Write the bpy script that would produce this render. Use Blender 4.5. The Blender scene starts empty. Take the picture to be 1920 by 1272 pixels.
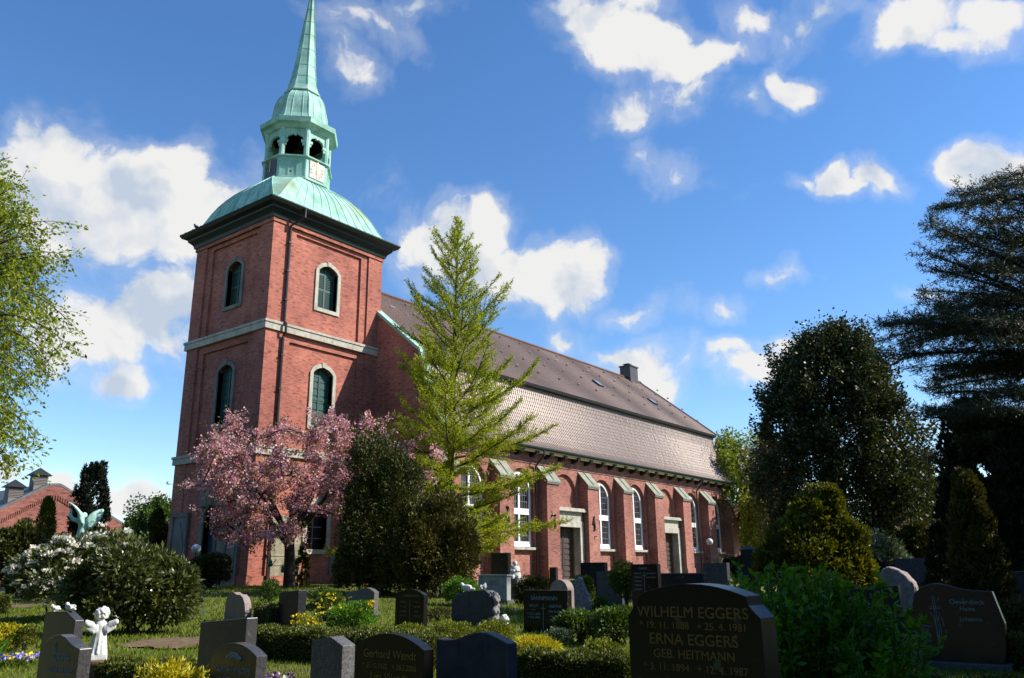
import bpy, bmesh, math, random
import numpy as np
from mathutils import Vector, Matrix, Euler
from mathutils.geometry import tessellate_polygon

# ------------------------------------------------------------------ camera, sky, sun, exposure
scene = bpy.context.scene
C = scene.collection
R = math.radians
CAM = np.array([-29.188, -42.118, 1.588])
YAW, PITCH, ROLL, FPX = R(37.63), R(15.89), R(-0.59), 1515.3
_f = np.array([math.cos(PITCH)*math.cos(YAW), math.cos(PITCH)*math.sin(YAW), math.sin(PITCH)])
_r = np.array([math.sin(YAW), -math.cos(YAW), 0.0]); _u = np.cross(_r, _f)
_c, _s = math.cos(ROLL), math.sin(ROLL)
RT, UP = _c*_r + _s*_u, -_s*_r + _c*_u
FWD = _f
FLAT_F = np.array([math.cos(YAW), math.sin(YAW), 0.0]); FLAT_R = np.array([math.sin(YAW), -math.cos(YAW), 0.0])

cam_data = bpy.data.cameras.new('camera'); cam = bpy.data.objects.new('camera', cam_data); C.objects.link(cam)
cam_data.sensor_width = 36.0; cam_data.sensor_fit = 'HORIZONTAL'; cam_data.lens = 36.0*FPX/1920.0
cam_data.clip_start = 0.05; cam_data.clip_end = 4000
cam.matrix_world = Matrix(((RT[0], UP[0], -FWD[0], CAM[0]), (RT[1], UP[1], -FWD[1], CAM[1]), (RT[2], UP[2], -FWD[2], CAM[2]), (0, 0, 0, 1)))
scene.camera = cam

SUN = np.array([0.48, -0.616, 0.626]); SUN /= np.linalg.norm(SUN)
SUN_EL, SUN_AZ = math.asin(SUN[2]), math.atan2(SUN[1], SUN[0])
SKY_STRENGTH, SUN_STRENGTH, EXPOSURE = 0.10, 5.0, 0.7
CLOUD_WHITE = 0.55
sun_data = bpy.data.lights.new('sun', 'SUN'); sun = bpy.data.objects.new('sun', sun_data); C.objects.link(sun)
sun_data.energy = SUN_STRENGTH; sun_data.angle = R(0.5); sun_data.color = (1.0, 0.94, 0.85)
sun.rotation_euler = Vector(SUN).to_track_quat('Z', 'Y').to_euler()
sun.location = (0, -60, 60)
scene.view_settings.view_transform = 'Standard'; scene.view_settings.look = 'None'
scene.view_settings.exposure = EXPOSURE; scene.view_settings.gamma = 1.0; scene.view_settings.use_curve_mapping = False
scene.render.engine = 'CYCLES'
scene.cycles.max_bounces = 6; scene.cycles.transparent_max_bounces = 8; scene.cycles.diffuse_bounces = 3

def ray(px, py):
    d = FWD + RT*(px-960)/FPX - UP*(py-636)/FPX
    return d
def unit(v):
    v = np.asarray(v, float); return v/np.linalg.norm(v)

def build_world():
    w = bpy.data.worlds.new('World'); scene.world = w; w.use_nodes = True
    nt = w.node_tree; nt.nodes.clear(); N = nt.nodes.new; L = nt.links.new
    out = N('ShaderNodeOutputWorld'); bg = N('ShaderNodeBackground'); bg.inputs[1].default_value = SKY_STRENGTH
    sky = N('ShaderNodeTexSky'); sky.sky_type = 'NISHITA'; sky.sun_disc = False
    sky.sun_elevation = SUN_EL; sky.sun_rotation = math.pi/2 - SUN_AZ
    sky.air_density = 1.0; sky.dust_density = 0.0; sky.ozone_density = 3.0; sky.altitude = 0
    tc = N('ShaderNodeTexCoord')
    gen = tc.outputs['Generated']
    def math_(op, a, b=None, c=None, clamp=False):
        n = N('ShaderNodeMath'); n.operation = op; n.use_clamp = clamp
        for i, v in enumerate((a, b, c)):
            if v is None: continue
            if isinstance(v, (int, float)): n.inputs[i].default_value = v
            else: L(v, n.inputs[i])
        return n.outputs[0]
    def noise(vec, scale, detail=6, rough=0.55):
        n = N('ShaderNodeTexNoise'); n.inputs['Scale'].default_value = scale; n.inputs['Detail'].default_value = detail
        n.inputs['Roughness'].default_value = rough; L(vec, n.inputs['Vector']); return n
    n1 = noise(gen, 9.0, 4)
    sub = N('ShaderNodeVectorMath'); sub.operation = 'SUBTRACT'; L(n1.outputs['Color'], sub.inputs[0]); sub.inputs[1].default_value = (.5, .5, .5)
    sc = N('ShaderNodeVectorMath'); sc.operation = 'SCALE'; L(sub.outputs[0], sc.inputs[0]); sc.inputs['Scale'].default_value = 0.085
    add = N('ShaderNodeVectorMath'); add.operation = 'ADD'; L(gen, add.inputs[0]); L(sc.outputs[0], add.inputs[1])
    wv = add.outputs[0]
    # every cloud is an ellipse in direction space: centre, half width, half height, weight, turn
    clouds = [(95,285,125,70,1,8),(250,390,260,105,1.1,8),(330,330,110,60,1,10),(60,350,120,110,1,0),(410,400,110,70,1,5),(60,230,60,40,.7,0),
      (250,600,140,75,.9,-12),(300,560,90,60,.9,0),(170,640,110,65,.8,0),(215,720,62,30,.8,0),(330,640,60,60,.6,0),
      (860,470,105,90,1.1,0),(905,430,70,60,1,0),(960,510,120,60,1.0,10),(1045,520,88,78,1.1,10),(1080,500,60,50,.9,0),(790,450,50,45,.7,0),
      (1185,95,120,62,1.0,-12),(1125,45,62,50,.8,0),(1300,115,95,36,.85,20),(1270,185,60,50,.55,40),(1185,205,70,28,.45,30),(1080,15,50,30,.5,20),(1205,20,50,40,.75,0),
      (1495,165,66,36,.9,-14),(1515,40,60,48,.65,30),(1385,25,60,36,.7,0),(1405,185,45,26,.45,-30),(1545,20,50,40,.5,0),
      (1700,45,90,50,1.0,10),(1850,35,80,40,.75,-20),(1770,65,90,34,.6,0),
      (1565,350,45,34,.8,0),(1655,345,58,34,.95,-15),(1610,362,80,22,.8,0),(1505,355,32,14,.5,-15),
      (1860,310,95,48,1.05,0),(1900,300,60,50,.9,0),
      (1205,695,95,50,.85,25),(1240,730,60,40,.7,30),(1165,675,45,30,.6,0),(1195,588,80,22,.5,10),(1420,690,85,32,.75,-12),(1475,670,50,26,.5,-30),(1358,645,42,18,.5,0),(1060,640,45,26,.5,0),(1360,570,26,14,.3,0),
      (255,935,80,40,.85,0),(15,895,60,26,.7,0),(110,905,50,22,.6,0),(690,45,70,26,.36,-18),(780,18,60,26,.4,10),(650,115,40,26,.32,-30),(1740,548,60,12,.36,-8),(1478,522,40,13,.36,0),(1790,800,120,40,.5,0),(1430,850,80,30,.5,0),(450,480,150,60,.35,20),(1250,310,60,22,.25,-20),(1610,1010,130,30,.3,0)]
    dens = None
    for (x, y, rx, ry, wt, rot) in clouds:
        c = unit(ray(x, y)); a = unit(ray(x+rx, y)); b = unit(ray(x, y-ry))
        ex = unit(a - c*np.dot(a, c)); ey = b - c*np.dot(b, c); ey = unit(ey - ex*np.dot(ey, ex)); ez = np.cross(ex, ey)
        t = R(rot); e1 = ex*math.cos(t) + ey*math.sin(t); e2 = -ex*math.sin(t) + ey*math.cos(t)
        m = Matrix(((e1[0], e2[0], ez[0]), (e1[1], e2[1], ez[1]), (e1[2], e2[2], ez[2])))
        mp = N('ShaderNodeMapping'); mp.vector_type = 'TEXTURE'
        mp.inputs['Location'].default_value = tuple(c); mp.inputs['Rotation'].default_value = m.to_euler('XYZ')
        k = 1.17
        mp.inputs['Scale'].default_value = (np.linalg.norm(a-c)*k, np.linalg.norm(b-c)*k, 1.0)
        L(wv, mp.inputs['Vector'])
        ln = N('ShaderNodeVectorMath'); ln.operation = 'LENGTH'; L(mp.outputs[0], ln.inputs[0])
        d = math_('MULTIPLY', math_('SUBTRACT', 1.0, ln.outputs['Value']), wt)
        dens = d if dens is None else math_('SMOOTH_MAX', dens, d, 0.12)
    n2 = noise(wv, 15.0, 11, 0.60)
    off = N('ShaderNodeVectorMath'); off.operation = 'ADD'; L(wv, off.inputs[0])
    so = unit(SUN)*0.004 + np.array([0, 0, 0.010]); off.inputs[1].default_value = tuple(so)
    n3 = noise(off.outputs[0], 15.0, 5, 0.58)
    k = math_('ADD', dens, math_('MULTIPLY', math_('SUBTRACT', n2.outputs['Fac'], 0.54), 1.55))
    mr = N('ShaderNodeMapRange'); mr.interpolation_type = 'SMOOTHSTEP'; L(k, mr.inputs['Value'])
    mr.inputs['From Min'].default_value = 0.02; mr.inputs['From Max'].default_value = 0.40
    halo = N('ShaderNodeMapRange'); halo.interpolation_type = 'SMOOTHSTEP'; L(k, halo.inputs['Value']); halo.inputs['From Min'].default_value = -0.32; halo.inputs['From Max'].default_value = 0.25
    alpha = math_('MULTIPLY', math_('MAXIMUM', mr.outputs[0], math_('MULTIPLY', halo.outputs[0], 0.26)), 0.97)
    low1 = noise(wv, 7.5, 3, 0.5); up_ = N('ShaderNodeVectorMath'); up_.operation = 'ADD'; L(wv, up_.inputs[0]); up_.inputs[1].default_value = tuple(unit(SUN)*0.02+np.array([0, 0, .03])); low2 = noise(up_.outputs[0], 7.5, 3, 0.5)
    # brightness of the cloud: lit crests white, thick middles and undersides a little greyer
    relief = math_('MULTIPLY', math_('SUBTRACT', n2.outputs['Fac'], n3.outputs['Fac']), 0.9)
    thick = N('ShaderNodeMapRange'); L(dens, thick.inputs['Value']); thick.inputs['From Min'].default_value = 0.15; thick.inputs['From Max'].default_value = 0.8
    br = math_('ADD', math_('ADD', math_('SUBTRACT', 0.99, math_('MULTIPLY', thick.outputs[0], 0.12)), relief), math_('MULTIPLY', math_('SUBTRACT', low1.outputs['Fac'], low2.outputs['Fac']), 2.2))
    brc = math_('MINIMUM', math_('MAXIMUM', br, 0.62), 1.06)
    ramp = N('ShaderNodeMix'); ramp.data_type = 'RGBA'; L(math_('MULTIPLY', math_('SUBTRACT', brc, 0.62), 2.5, clamp=True), ramp.inputs['Factor'])
    ramp.inputs[6].default_value = (0.62, 0.71, 0.84, 1); ramp.inputs[7].default_value = (1.0, 0.99, 0.97, 1)
    cs = N('ShaderNodeVectorMath'); cs.operation = 'SCALE'; L(ramp.outputs[2], cs.inputs[0]); cs.inputs['Scale'].default_value = CLOUD_WHITE/SKY_STRENGTH
    mix = N('ShaderNodeMix'); mix.data_type = 'RGBA'
    hs = N('ShaderNodeHueSaturation'); hs.inputs['Saturation'].default_value = 1.2; hs.inputs['Hue'].default_value = 0.504; hs.inputs['Value'].default_value = 1.24; L(sky.outputs[0], hs.inputs['Color'])
    L(alpha, mix.inputs['Factor']); L(hs.outputs[0], mix.inputs[6]); L(cs.outputs[0], mix.inputs[7])
    L(mix.outputs[2], bg.inputs[0]); L(bg.outputs[0], out.inputs[0])
build_world()

# ------------------------------------------------------------------ placing
def groundz(x, y):
    dx = np.maximum(np.maximum(-0.5-x, x-57.0), 0.0); dy = np.maximum(np.maximum(-7.0-y, y-16.0), 0.0)
    d = np.sqrt(dx*dx + dy*dy); t = np.clip((d-2.5)/20.0, 0, 1); t = t*t*(3-2*t)
    return 0.8*(1-t)
def at(px, d, py=1075):
    """ground point seen in picture column px at the level distance d"""
    v = ray(px, py); h = math.hypot(v[0], v[1]); p = CAM + v*(d/h)
    return np.array([p[0], p[1], float(groundz(p[0], p[1]))])
def at3(px, py, d):
    v = ray(px, py); h = math.hypot(v[0], v[1]); return CAM + v*(d/h)
def on_x(px, py, X):
    v = ray(px, py); return CAM + v*(X-CAM[0])/v[0]
def ppm(d): return FPX/d
def fx(px): return .96/(1+((px-960)/FPX)**2)   # true metres per 'straight-ahead' metre at that column of the picture

# ------------------------------------------------------------------ objects
def tag(o, label=None, cat=None, group=None, kind=None):
    if label: o['label'] = label
    if cat: o['category'] = cat
    if group: o['group'] = group
    if kind: o['kind'] = kind
    return o
def empty(name, loc, label=None, cat=None, group=None):
    o = bpy.data.objects.new(name, None); C.objects.link(o); o.location = tuple(float(v) for v in loc); o.empty_display_size = 0.2
    return tag(o, label, cat, group)
def link_mesh(name, me, mat, parent=None, loc=None):
    o = bpy.data.objects.new(name, me); C.objects.link(o)
    if mat is not None: me.materials.append(mat)
    if parent is not None: o.parent = parent
    if loc is not None: o.location = tuple(float(v) for v in loc)
    return o

class MB:
    """collects shapes in world coordinates; build() links them as one mesh object"""
    def __init__(s): s.v = []; s.f = []; s.n = 0
    def add(s, v, f):
        v = np.asarray(v, float).reshape(-1, 3); s.v.append(v)
        for q in f: s.f.append(tuple(int(i)+s.n for i in q))
        s.n += len(v)
    def box(s, x0, x1, y0, y1, z0, z1):
        v = [(x0,y0,z0),(x1,y0,z0),(x1,y1,z0),(x0,y1,z0),(x0,y0,z1),(x1,y0,z1),(x1,y1,z1),(x0,y1,z1)]
        s.add(v, [(0,3,2,1),(4,5,6,7),(0,1,5,4),(1,2,6,5),(2,3,7,6),(3,0,4,7)])
    def prism(s, loop, fn, d0, d1):
        """loop of (a,b), fn(a,b,depth)->xyz"""
        n = len(loop); v = [fn(a, b, d0) for a, b in loop] + [fn(a, b, d1) for a, b in loop]
        tri = tessellate_polygon([[Vector((a, b, 0)) for a, b in loop]])
        f = [t for t in tri] + [tuple(i+n for i in reversed(t)) for t in tri]
        f += [(i, (i+1) % n, (i+1) % n + n, i+n) for i in range(n)]
        s.add(v, f)
    def wall(s, loop, holes, fn, d0, d1, back=False):
        loops = [loop]+holes; tri = tessellate_polygon([[Vector((a, b, 0)) for a, b in l] for l in loops])
        flat = [p for l in loops for p in l]; n = len(flat)
        v = [fn(a, b, d0) for a, b in flat] + [fn(a, b, d1) for a, b in flat]
        f = [tuple(t) for t in tri]
        if back: f += [tuple(i+n for i in reversed(t)) for t in tri]
        k = 0
        for l in loops:
            m = len(l); f += [(k+i, k+(i+1) % m, k+(i+1) % m+n, k+i+n) for i in range(m)]; k += m
        s.add(v, f)
    def ring(s, outer, inner, fn, d0, d1):
        n = len(outer); v = [fn(a, b, d) for d in (d0, d1) for l in (outer, inner) for a, b in l]
        f = []
        for i in range(n):
            j = (i+1) % n
            f += [(i, j, n+j, n+i), (2*n+i, 3*n+i, 3*n+j, 2*n+j), (i, 2*n+i, 2*n+j, j), (n+i, n+j, 3*n+j, 3*n+i)]
        s.add(v, f)
    def tube(s, pts, rad, sides=6, cap=True):
        pts = np.asarray(pts, float); n = len(pts); rad = np.broadcast_to(np.asarray(rad, float), (n,))
        t = np.gradient(pts, axis=0); t /= np.linalg.norm(t, axis=1)[:, None]+1e-9
        ref = np.array([0, 0, 1.0]) if abs(t[0][2]) < .9 else np.array([1.0, 0, 0])
        v = []
        for i in range(n):
            a = np.cross(t[i], ref); a /= np.linalg.norm(a)+1e-9; b = np.cross(t[i], a)
            for k in range(sides):
                g = 2*math.pi*k/sides; v.append(pts[i]+rad[i]*(a*math.cos(g)+b*math.sin(g)))
        f = [(i*sides+k, i*sides+(k+1) % sides, (i+1)*sides+(k+1) % sides, (i+1)*sides+k) for i in range(n-1) for k in range(sides)]
        if cap: f += [tuple(range(sides))[::-1], tuple((n-1)*sides+k for k in range(sides))]
        s.add(v, f)
    def lathe(s, c, prof, sides=20, ph=0.0):
        v = []; n = len(prof)
        for r, z in prof:
            for k in range(sides):
                g = ph+2*math.pi*k/sides; v.append((c[0]+r*math.cos(g), c[1]+r*math.sin(g), c[2]+z))
        f = [(i*sides+k, i*sides+(k+1) % sides, (i+1)*sides+(k+1) % sides, (i+1)*sides+k) for i in range(n-1) for k in range(sides)]
        f += [tuple(range(sides))[::-1], tuple((n-1)*sides+k for k in range(sides))]
        s.add(v, f)
    def ball(s, c, r, m=None, u=12, w=8):
        r = np.broadcast_to(np.asarray(r, float), (3,)); v = []
        for i in range(1, w):
            t = math.pi*i/w
            for k in range(u):
                g = 2*math.pi*k/u; v.append((math.sin(t)*math.cos(g), math.sin(t)*math.sin(g), math.cos(t)))
        v += [(0, 0, 1), (0, 0, -1)]; v = np.array(v)*r
        if m is not None: v = v @ np.asarray(m).T
        f = [(i*u+k, (i+1)*u+k, (i+1)*u+(k+1) % u, i*u+(k+1) % u) for i in range(w-2) for k in range(u)]
        t0, t1 = (w-1)*u, (w-1)*u+1
        f += [(t0, k, (k+1) % u) for k in range(u)] + [(t1, (w-2)*u+(k+1) % u, (w-2)*u+k) for k in range(u)]
        s.add(v+np.asarray(c, float), f)
    def build(s, name, mat, parent=None, origin=None, smooth=False, fix=True):
        """origin: world point of this object's (or its thing's) base"""
        v = np.concatenate(s.v) if s.v else np.zeros((0, 3))
        if origin is not None: v = v-np.asarray(origin, float)
        me = bpy.data.meshes.new(name); me.from_pydata(v.tolist(), [], s.f)
        if fix:
            bm = bmesh.new(); bm.from_mesh(me); bmesh.ops.recalc_face_normals(bm, faces=bm.faces); bm.to_mesh(me); bm.free()
        if smooth: me.polygons.foreach_set('use_smooth', [True]*len(me.polygons))
        me.update()
        o = link_mesh(name, me, mat, parent)
        if parent is None and origin is not None: o.location = tuple(float(x) for x in origin)
        return o

def quads_mesh(name, V, mat, parent=None, origin=None, per=4):
    """V: (N,per,3) separate little faces, one mesh"""
    V = np.asarray(V, np.float32); n = V.shape[0]
    if origin is not None: V = V-np.asarray(origin, np.float32)
    me = bpy.data.meshes.new(name)
    me.vertices.add(n*per); me.vertices.foreach_set('co', V.reshape(-1))
    me.loops.add(n*per); me.loops.foreach_set('vertex_index', np.arange(n*per, dtype=np.int32))
    me.polygons.add(n); me.polygons.foreach_set('loop_start', np.arange(0, n*per, per, dtype=np.int32))
    me.update(calc_edges=True); me.validate()
    o = link_mesh(name, me, mat, parent)
    if parent is None and origin is not None: o.location = tuple(float(x) for x in origin)
    return o
def bevel(o, w=0.008, seg=2):
    m = o.modifiers.new('bevel', 'BEVEL'); m.width = w; m.segments = seg; m.limit_method = 'ANGLE'; m.angle_limit = R(35); return o
def remesh(o, vox, smooth=True):
    m = o.modifiers.new('remesh', 'REMESH'); m.mode = 'VOXEL'; m.voxel_size = vox; m.use_smooth_shade = smooth
    s = o.modifiers.new('smooth', 'SMOOTH'); s.factor = 0.5; s.iterations = 2
    return o
def copy_tree(o, parent=None, off=(0, 0, 0)):
    c = o.copy(); C.objects.link(c); c.parent = parent
    if parent is None: c.location = tuple(o.location[i]+off[i] for i in range(3))
    for ch in list(o.children): copy_tree(ch, c)
    return c

# ------------------------------------------------------------------ materials
MATS = {}
def newmat(name):
    m = bpy.data.materials.new(name); m.use_nodes = True; nt = m.node_tree; b = nt.nodes['Principled BSDF']; MATS[name] = m
    return m, nt, b
def noise_col(nt, scale, c0, c1, vec=None, detail=5, lo=.35, hi=.65, stretch=None):
    n = nt.nodes.new('ShaderNodeTexNoise'); n.inputs['Scale'].default_value = scale; n.inputs['Detail'].default_value = detail
    tc = nt.nodes.new('ShaderNodeTexCoord'); src = tc.outputs['Object']
    if stretch:
        mp = nt.nodes.new('ShaderNodeMapping'); mp.inputs['Scale'].default_value = stretch; nt.links.new(src, mp.inputs[0]); src = mp.outputs[0]
    nt.links.new(vec if vec is not None else src, n.inputs['Vector'])
    r = nt.nodes.new('ShaderNodeValToRGB'); r.color_ramp.elements[0].position = lo; r.color_ramp.elements[1].position = hi
    r.color_ramp.elements[0].color = (*c0, 1); r.color_ramp.elements[1].color = (*c1, 1); nt.links.new(n.outputs['Fac'], r.inputs[0])
    return r.outputs[0], n.outputs['Fac']
def bump(nt, b, fac, strength=.3, dist=.02):
    n = nt.nodes.new('ShaderNodeBump'); n.inputs['Strength'].default_value = strength; n.inputs['Distance'].default_value = dist
    nt.links.new(fac, n.inputs['Height']); nt.links.new(n.outputs[0], b.inputs['Normal'])
def mixc(nt, a, b, fac, mode='MIX'):
    n = nt.nodes.new('ShaderNodeMix'); n.data_type = 'RGBA'; n.blend_type = mode
    for v, i in ((a, 6), (b, 7), (fac, 0)):
        if isinstance(v, (int, float)): n.inputs[i].default_value = v
        elif isinstance(v, tuple): n.inputs[i].default_value = (*v, 1) if len(v) == 3 else v
        else: nt.links.new(v, n.inputs[i])
    return n.outputs[2]
def stone(name, c0, c1, rough=.5, scale=40, spec=.5, bmp=.0, big=None):
    m, nt, b = newmat(name); col, f = noise_col(nt, scale, c0, c1, detail=8, lo=.3, hi=.7)
    if big:
        c2, _ = noise_col(nt, big[0], (1, 1, 1), big[1], detail=4, lo=.4, hi=.7); col = mixc(nt, col, c2, 1.0, 'MULTIPLY')
    c3, _ = noise_col(nt, 3.0, (.62, .64, .60), (1, 1, 1), detail=6, lo=.34, hi=.5, stretch=(1, 1, .22)); col = mixc(nt, col, c3, .55, 'MULTIPLY')
    c4, f4 = noise_col(nt, 9.0, (0, 0, 0), (1, 1, 1), detail=5, lo=.64, hi=.7); col = mixc(nt, col, mixc(nt, col, (.20, .21, .15), .3), c4)
    nt.links.new(col, b.inputs['Base Color']); b.inputs['Roughness'].default_value = rough; b.inputs['Specular IOR Level'].default_value = spec
    if bmp: bump(nt, b, f, bmp, .01)
    return m
def plain(name, c, rough=.5, metal=0., spec=.5):
    m, nt, b = newmat(name); b.inputs['Base Color'].default_value = (*c, 1); b.inputs['Roughness'].default_value = rough
    b.inputs['Metallic'].default_value = metal; b.inputs['Specular IOR Level'].default_value = spec
    return m
def brick(name, cols, mortar, bw=.26, bh=.085, blotch=(.75, .7, .7)):
    m, nt, b = newmat(name); N = nt.nodes.new; L = nt.links.new
    tc = N('ShaderNodeTexCoord'); sx = N('ShaderNodeSeparateXYZ'); L(tc.outputs['Object'], sx.inputs[0])
    g = N('ShaderNodeNewGeometry'); sn = N('ShaderNodeSeparateXYZ'); L(g.outputs['True Normal'], sn.inputs[0])
    ab = N('ShaderNodeMath'); ab.operation = 'ABSOLUTE'; L(sn.outputs[0], ab.inputs[0])
    gt = N('ShaderNodeMath'); gt.operation = 'GREATER_THAN'; L(ab.outputs[0], gt.inputs[0]); gt.inputs[1].default_value = .7
    mx = N('ShaderNodeMix'); L(gt.outputs[0], mx.inputs[0]); L(sx.outputs[0], mx.inputs[2]); L(sx.outputs[1], mx.inputs[3])
    cb = N('ShaderNodeCombineXYZ'); L(mx.outputs[0], cb.inputs[0]); L(sx.outputs[2], cb.inputs[1])
    br = N('ShaderNodeTexBrick'); L(cb.outputs[0], br.inputs['Vector']); br.inputs['Scale'].default_value = 1.0
    br.inputs['Brick Width'].default_value = bw; br.inputs['Row Height'].default_value = bh; br.inputs['Mortar Size'].default_value = .011
    br.inputs['Mortar Smooth'].default_value = .3; br.inputs['Bias'].default_value = -.25
    br.inputs['Color1'].default_value = (*cols[0], 1); br.inputs['Color2'].default_value = (*cols[1], 1); br.inputs['Mortar'].default_value = (*mortar, 1)
    # odd bricks burnt darker
    wn = N('ShaderNodeTexWhiteNoise'); wn.noise_dimensions = '2D'
    q = N('ShaderNodeVectorMath'); q.operation = 'DIVIDE'; L(cb.outputs[0], q.inputs[0]); q.inputs[1].default_value = (bw, bh, 1)
    fl = N('ShaderNodeVectorMath'); fl.operation = 'FLOOR'; L(q.outputs[0], fl.inputs[0]); L(fl.outputs[0], wn.inputs['Vector'])
    r = N('ShaderNodeValToRGB'); r.color_ramp.elements[0].position = .0; r.color_ramp.elements[0].color = (.45, .42, .5, 1)
    r.color_ramp.elements[1].position = .2; r.color_ramp.elements[1].color = (1, 1, 1, 1); L(wn.outputs['Value'], r.inputs[0])
    col = mixc(nt, br.outputs['Color'], r.outputs[0], .8, 'MULTIPLY')
    c2, f2 = noise_col(nt, .55, blotch, (1.08, 1.05, 1.02), detail=6, lo=.3, hi=.7)
    col = mixc(nt, col, c2, 1.0, 'MULTIPLY')
    c3, _ = noise_col(nt, 1.3, (.72, .72, .74), (1, 1, 1), detail=6, lo=.35, hi=.5, stretch=(1, 1, .12)); col = mixc(nt, col, c3, .5, 'MULTIPLY')
    c4, _ = noise_col(nt, 2.6, (.60, .60, .66), (1.06, 1.03, 1.0), detail=8, lo=.36, hi=.52, stretch=(1, 1, 5.5)); col = mixc(nt, col, c4, .75, 'MULTIPLY')
    c5, _ = noise_col(nt, .16, (.80, .78, .80), (1.05, 1.04, 1.03), detail=3, lo=.4, hi=.6); col = mixc(nt, col, c5, 1.0, 'MULTIPLY')
    L(col, b.inputs['Base Color']); b.inputs['Roughness'].default_value = .85; b.inputs['Specular IOR Level'].default_value = .25
    inv = N('ShaderNodeMath'); inv.operation = 'SUBTRACT'; inv.inputs[0].default_value = 1; L(br.outputs['Fac'], inv.inputs[1]); bump(nt, b, inv.outputs[0], .5, .012)
    return m
def leafmat(name, cols, rough=.45, trans=.3, spec=.4, tcol=None):
    """every leaf (mesh island) takes its own tone"""
    m, nt, b = newmat(name); N = nt.nodes.new; L = nt.links.new
    g = N('ShaderNodeNewGeometry'); r = N('ShaderNodeValToRGB'); L(g.outputs['Random Per Island'], r.inputs[0])
    e = r.color_ramp.elements; n = len(cols)
    e[0].color = (*cols[0], 1); e[1].color = (*cols[-1], 1)
    for i in range(1, n-1):
        k = e.new(i/(n-1)); k.color = (*cols[i], 1)
    c2, _ = noise_col(nt, 1.1, (.72, .75, .7), (1.15, 1.12, 1.0), detail=3, lo=.35, hi=.65)
    col = mixc(nt, r.outputs[0], c2, 1.0, 'MULTIPLY')
    L(col, b.inputs['Base Color']); b.inputs['Roughness'].default_value = rough; b.inputs['Specular IOR Level'].default_value = spec
    if trans:
        t = N('ShaderNodeBsdfTranslucent'); L(mixc(nt, col, tcol or (1.25, 1.2, .6), 1.0, 'MULTIPLY'), t.inputs[0])
        mx = N('ShaderNodeMixShader'); mx.inputs[0].default_value = trans; L(b.outputs[0], mx.inputs[1]); L(t.outputs[0], mx.inputs[2])
        L(mx.outputs[0], nt.nodes['Material Output'].inputs[0])
    return m
def copper():
    m, nt, b = newmat('patina_copper'); L = nt.links.new
    c1, f = noise_col(nt, 1.2, (.21, .40, .32), (.36, .56, .46), detail=7, lo=.35, hi=.65)
    c2, _ = noise_col(nt, .9, (.62, .66, .62), (1, 1, 1), detail=6, lo=.32, hi=.48, stretch=(1.2, 1.2, .18))
    col = mixc(nt, c1, c2, .6, 'MULTIPLY')
    c3, fr = noise_col(nt, .33, (0, 0, 0), (1, 1, 1), detail=3, lo=.6, hi=.72); col = mixc(nt, col, (.22, .25, .13), mixc(nt, (0, 0, 0), c3, .55))
    L(col, b.inputs['Base Color']); b.inputs['Roughness'].default_value = .7; b.inputs['Specular IOR Level'].default_value = .15
    return m
M_BRICK = brick('tower_brick', ((.50, .155, .104), (.36, .106, .074)), (.33, .23, .18))
M_BRICK2 = brick('nave_brick', ((.45, .17, .12), (.31, .112, .082)), (.33, .26, .22))
M_BARNBRICK = brick('barn_brick', ((.34, .13, .095), (.22, .085, .07)), (.26, .2, .17), .5, .17)
M_STONE = stone('pale_sandstone', (.36, .33, .27), (.50, .46, .38), .8, 6, .3, .15, (1.2, (.75, .75, .72)))
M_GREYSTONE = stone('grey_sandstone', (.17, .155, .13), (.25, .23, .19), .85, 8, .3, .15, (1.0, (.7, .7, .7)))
M_COPPER = copper()
M_DARKGREEN = plain('dark_green_paint', (.007, .016, .014), .5, 0, .25)
M_CAP = stone('weathered_cap_sheet', (.19, .21, .165), (.31, .32, .255), .7, 5, .3, .0, (2.5, (.7, .7, .6)))
M_SHUTTER = plain('shutter_green', (.025, .075, .063), .5, 0, .3)
M_BLUEDOOR = plain('blue_door_paint', (.018, .05, .085), .45)
M_WHITE = plain('white_paint', (.78, .78, .76), .45)
M_CREAM = plain('cream_paint', (.62, .56, .42), .6)
M_GLASS = plain('dark_leaded_glass', (.015, .013, .016), .12, 0, .6)
M_LEAD = plain('lead_came', (.16, .16, .17), .6)
M_BLACK = plain('black_iron', (.012, .012, .013), .5)
M_PIPE = plain('brown_downpipe', (.045, .03, .027), .4, .3)
M_GOLD = plain('gilding', (.75, .50, .10), .3, .9)
M_WOOD = stone('old_brown_timber', (.035, .022, .016), (.06, .038, .026), .7, 6)
M_DARK = plain('unlit_fill', (.008, .008, .008), .9)
def tile(name, c0, c1, rough, spec):
    m, nt, b = newmat(name); L = nt.links.new
    col, f = noise_col(nt, 5.5, c0, c1, detail=2, lo=.3, hi=.7); c2, _ = noise_col(nt, .25, (.78, .74, .72), (1.08, 1.05, 1.03), detail=6)
    col = mixc(nt, col, c2, 1., 'MULTIPLY'); L(col, b.inputs['Base Color']); b.inputs['Roughness'].default_value = rough; b.inputs['Specular IOR Level'].default_value = spec; b.inputs['IOR'].default_value = 2.0; b.inputs['Specular Tint'].default_value = (1, .90, .81, 1)
    return m
M_TILE = tile('brown_glazed_tile', (.132, .074, .049), (.18, .108, .075), .60, 1.0)
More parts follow.
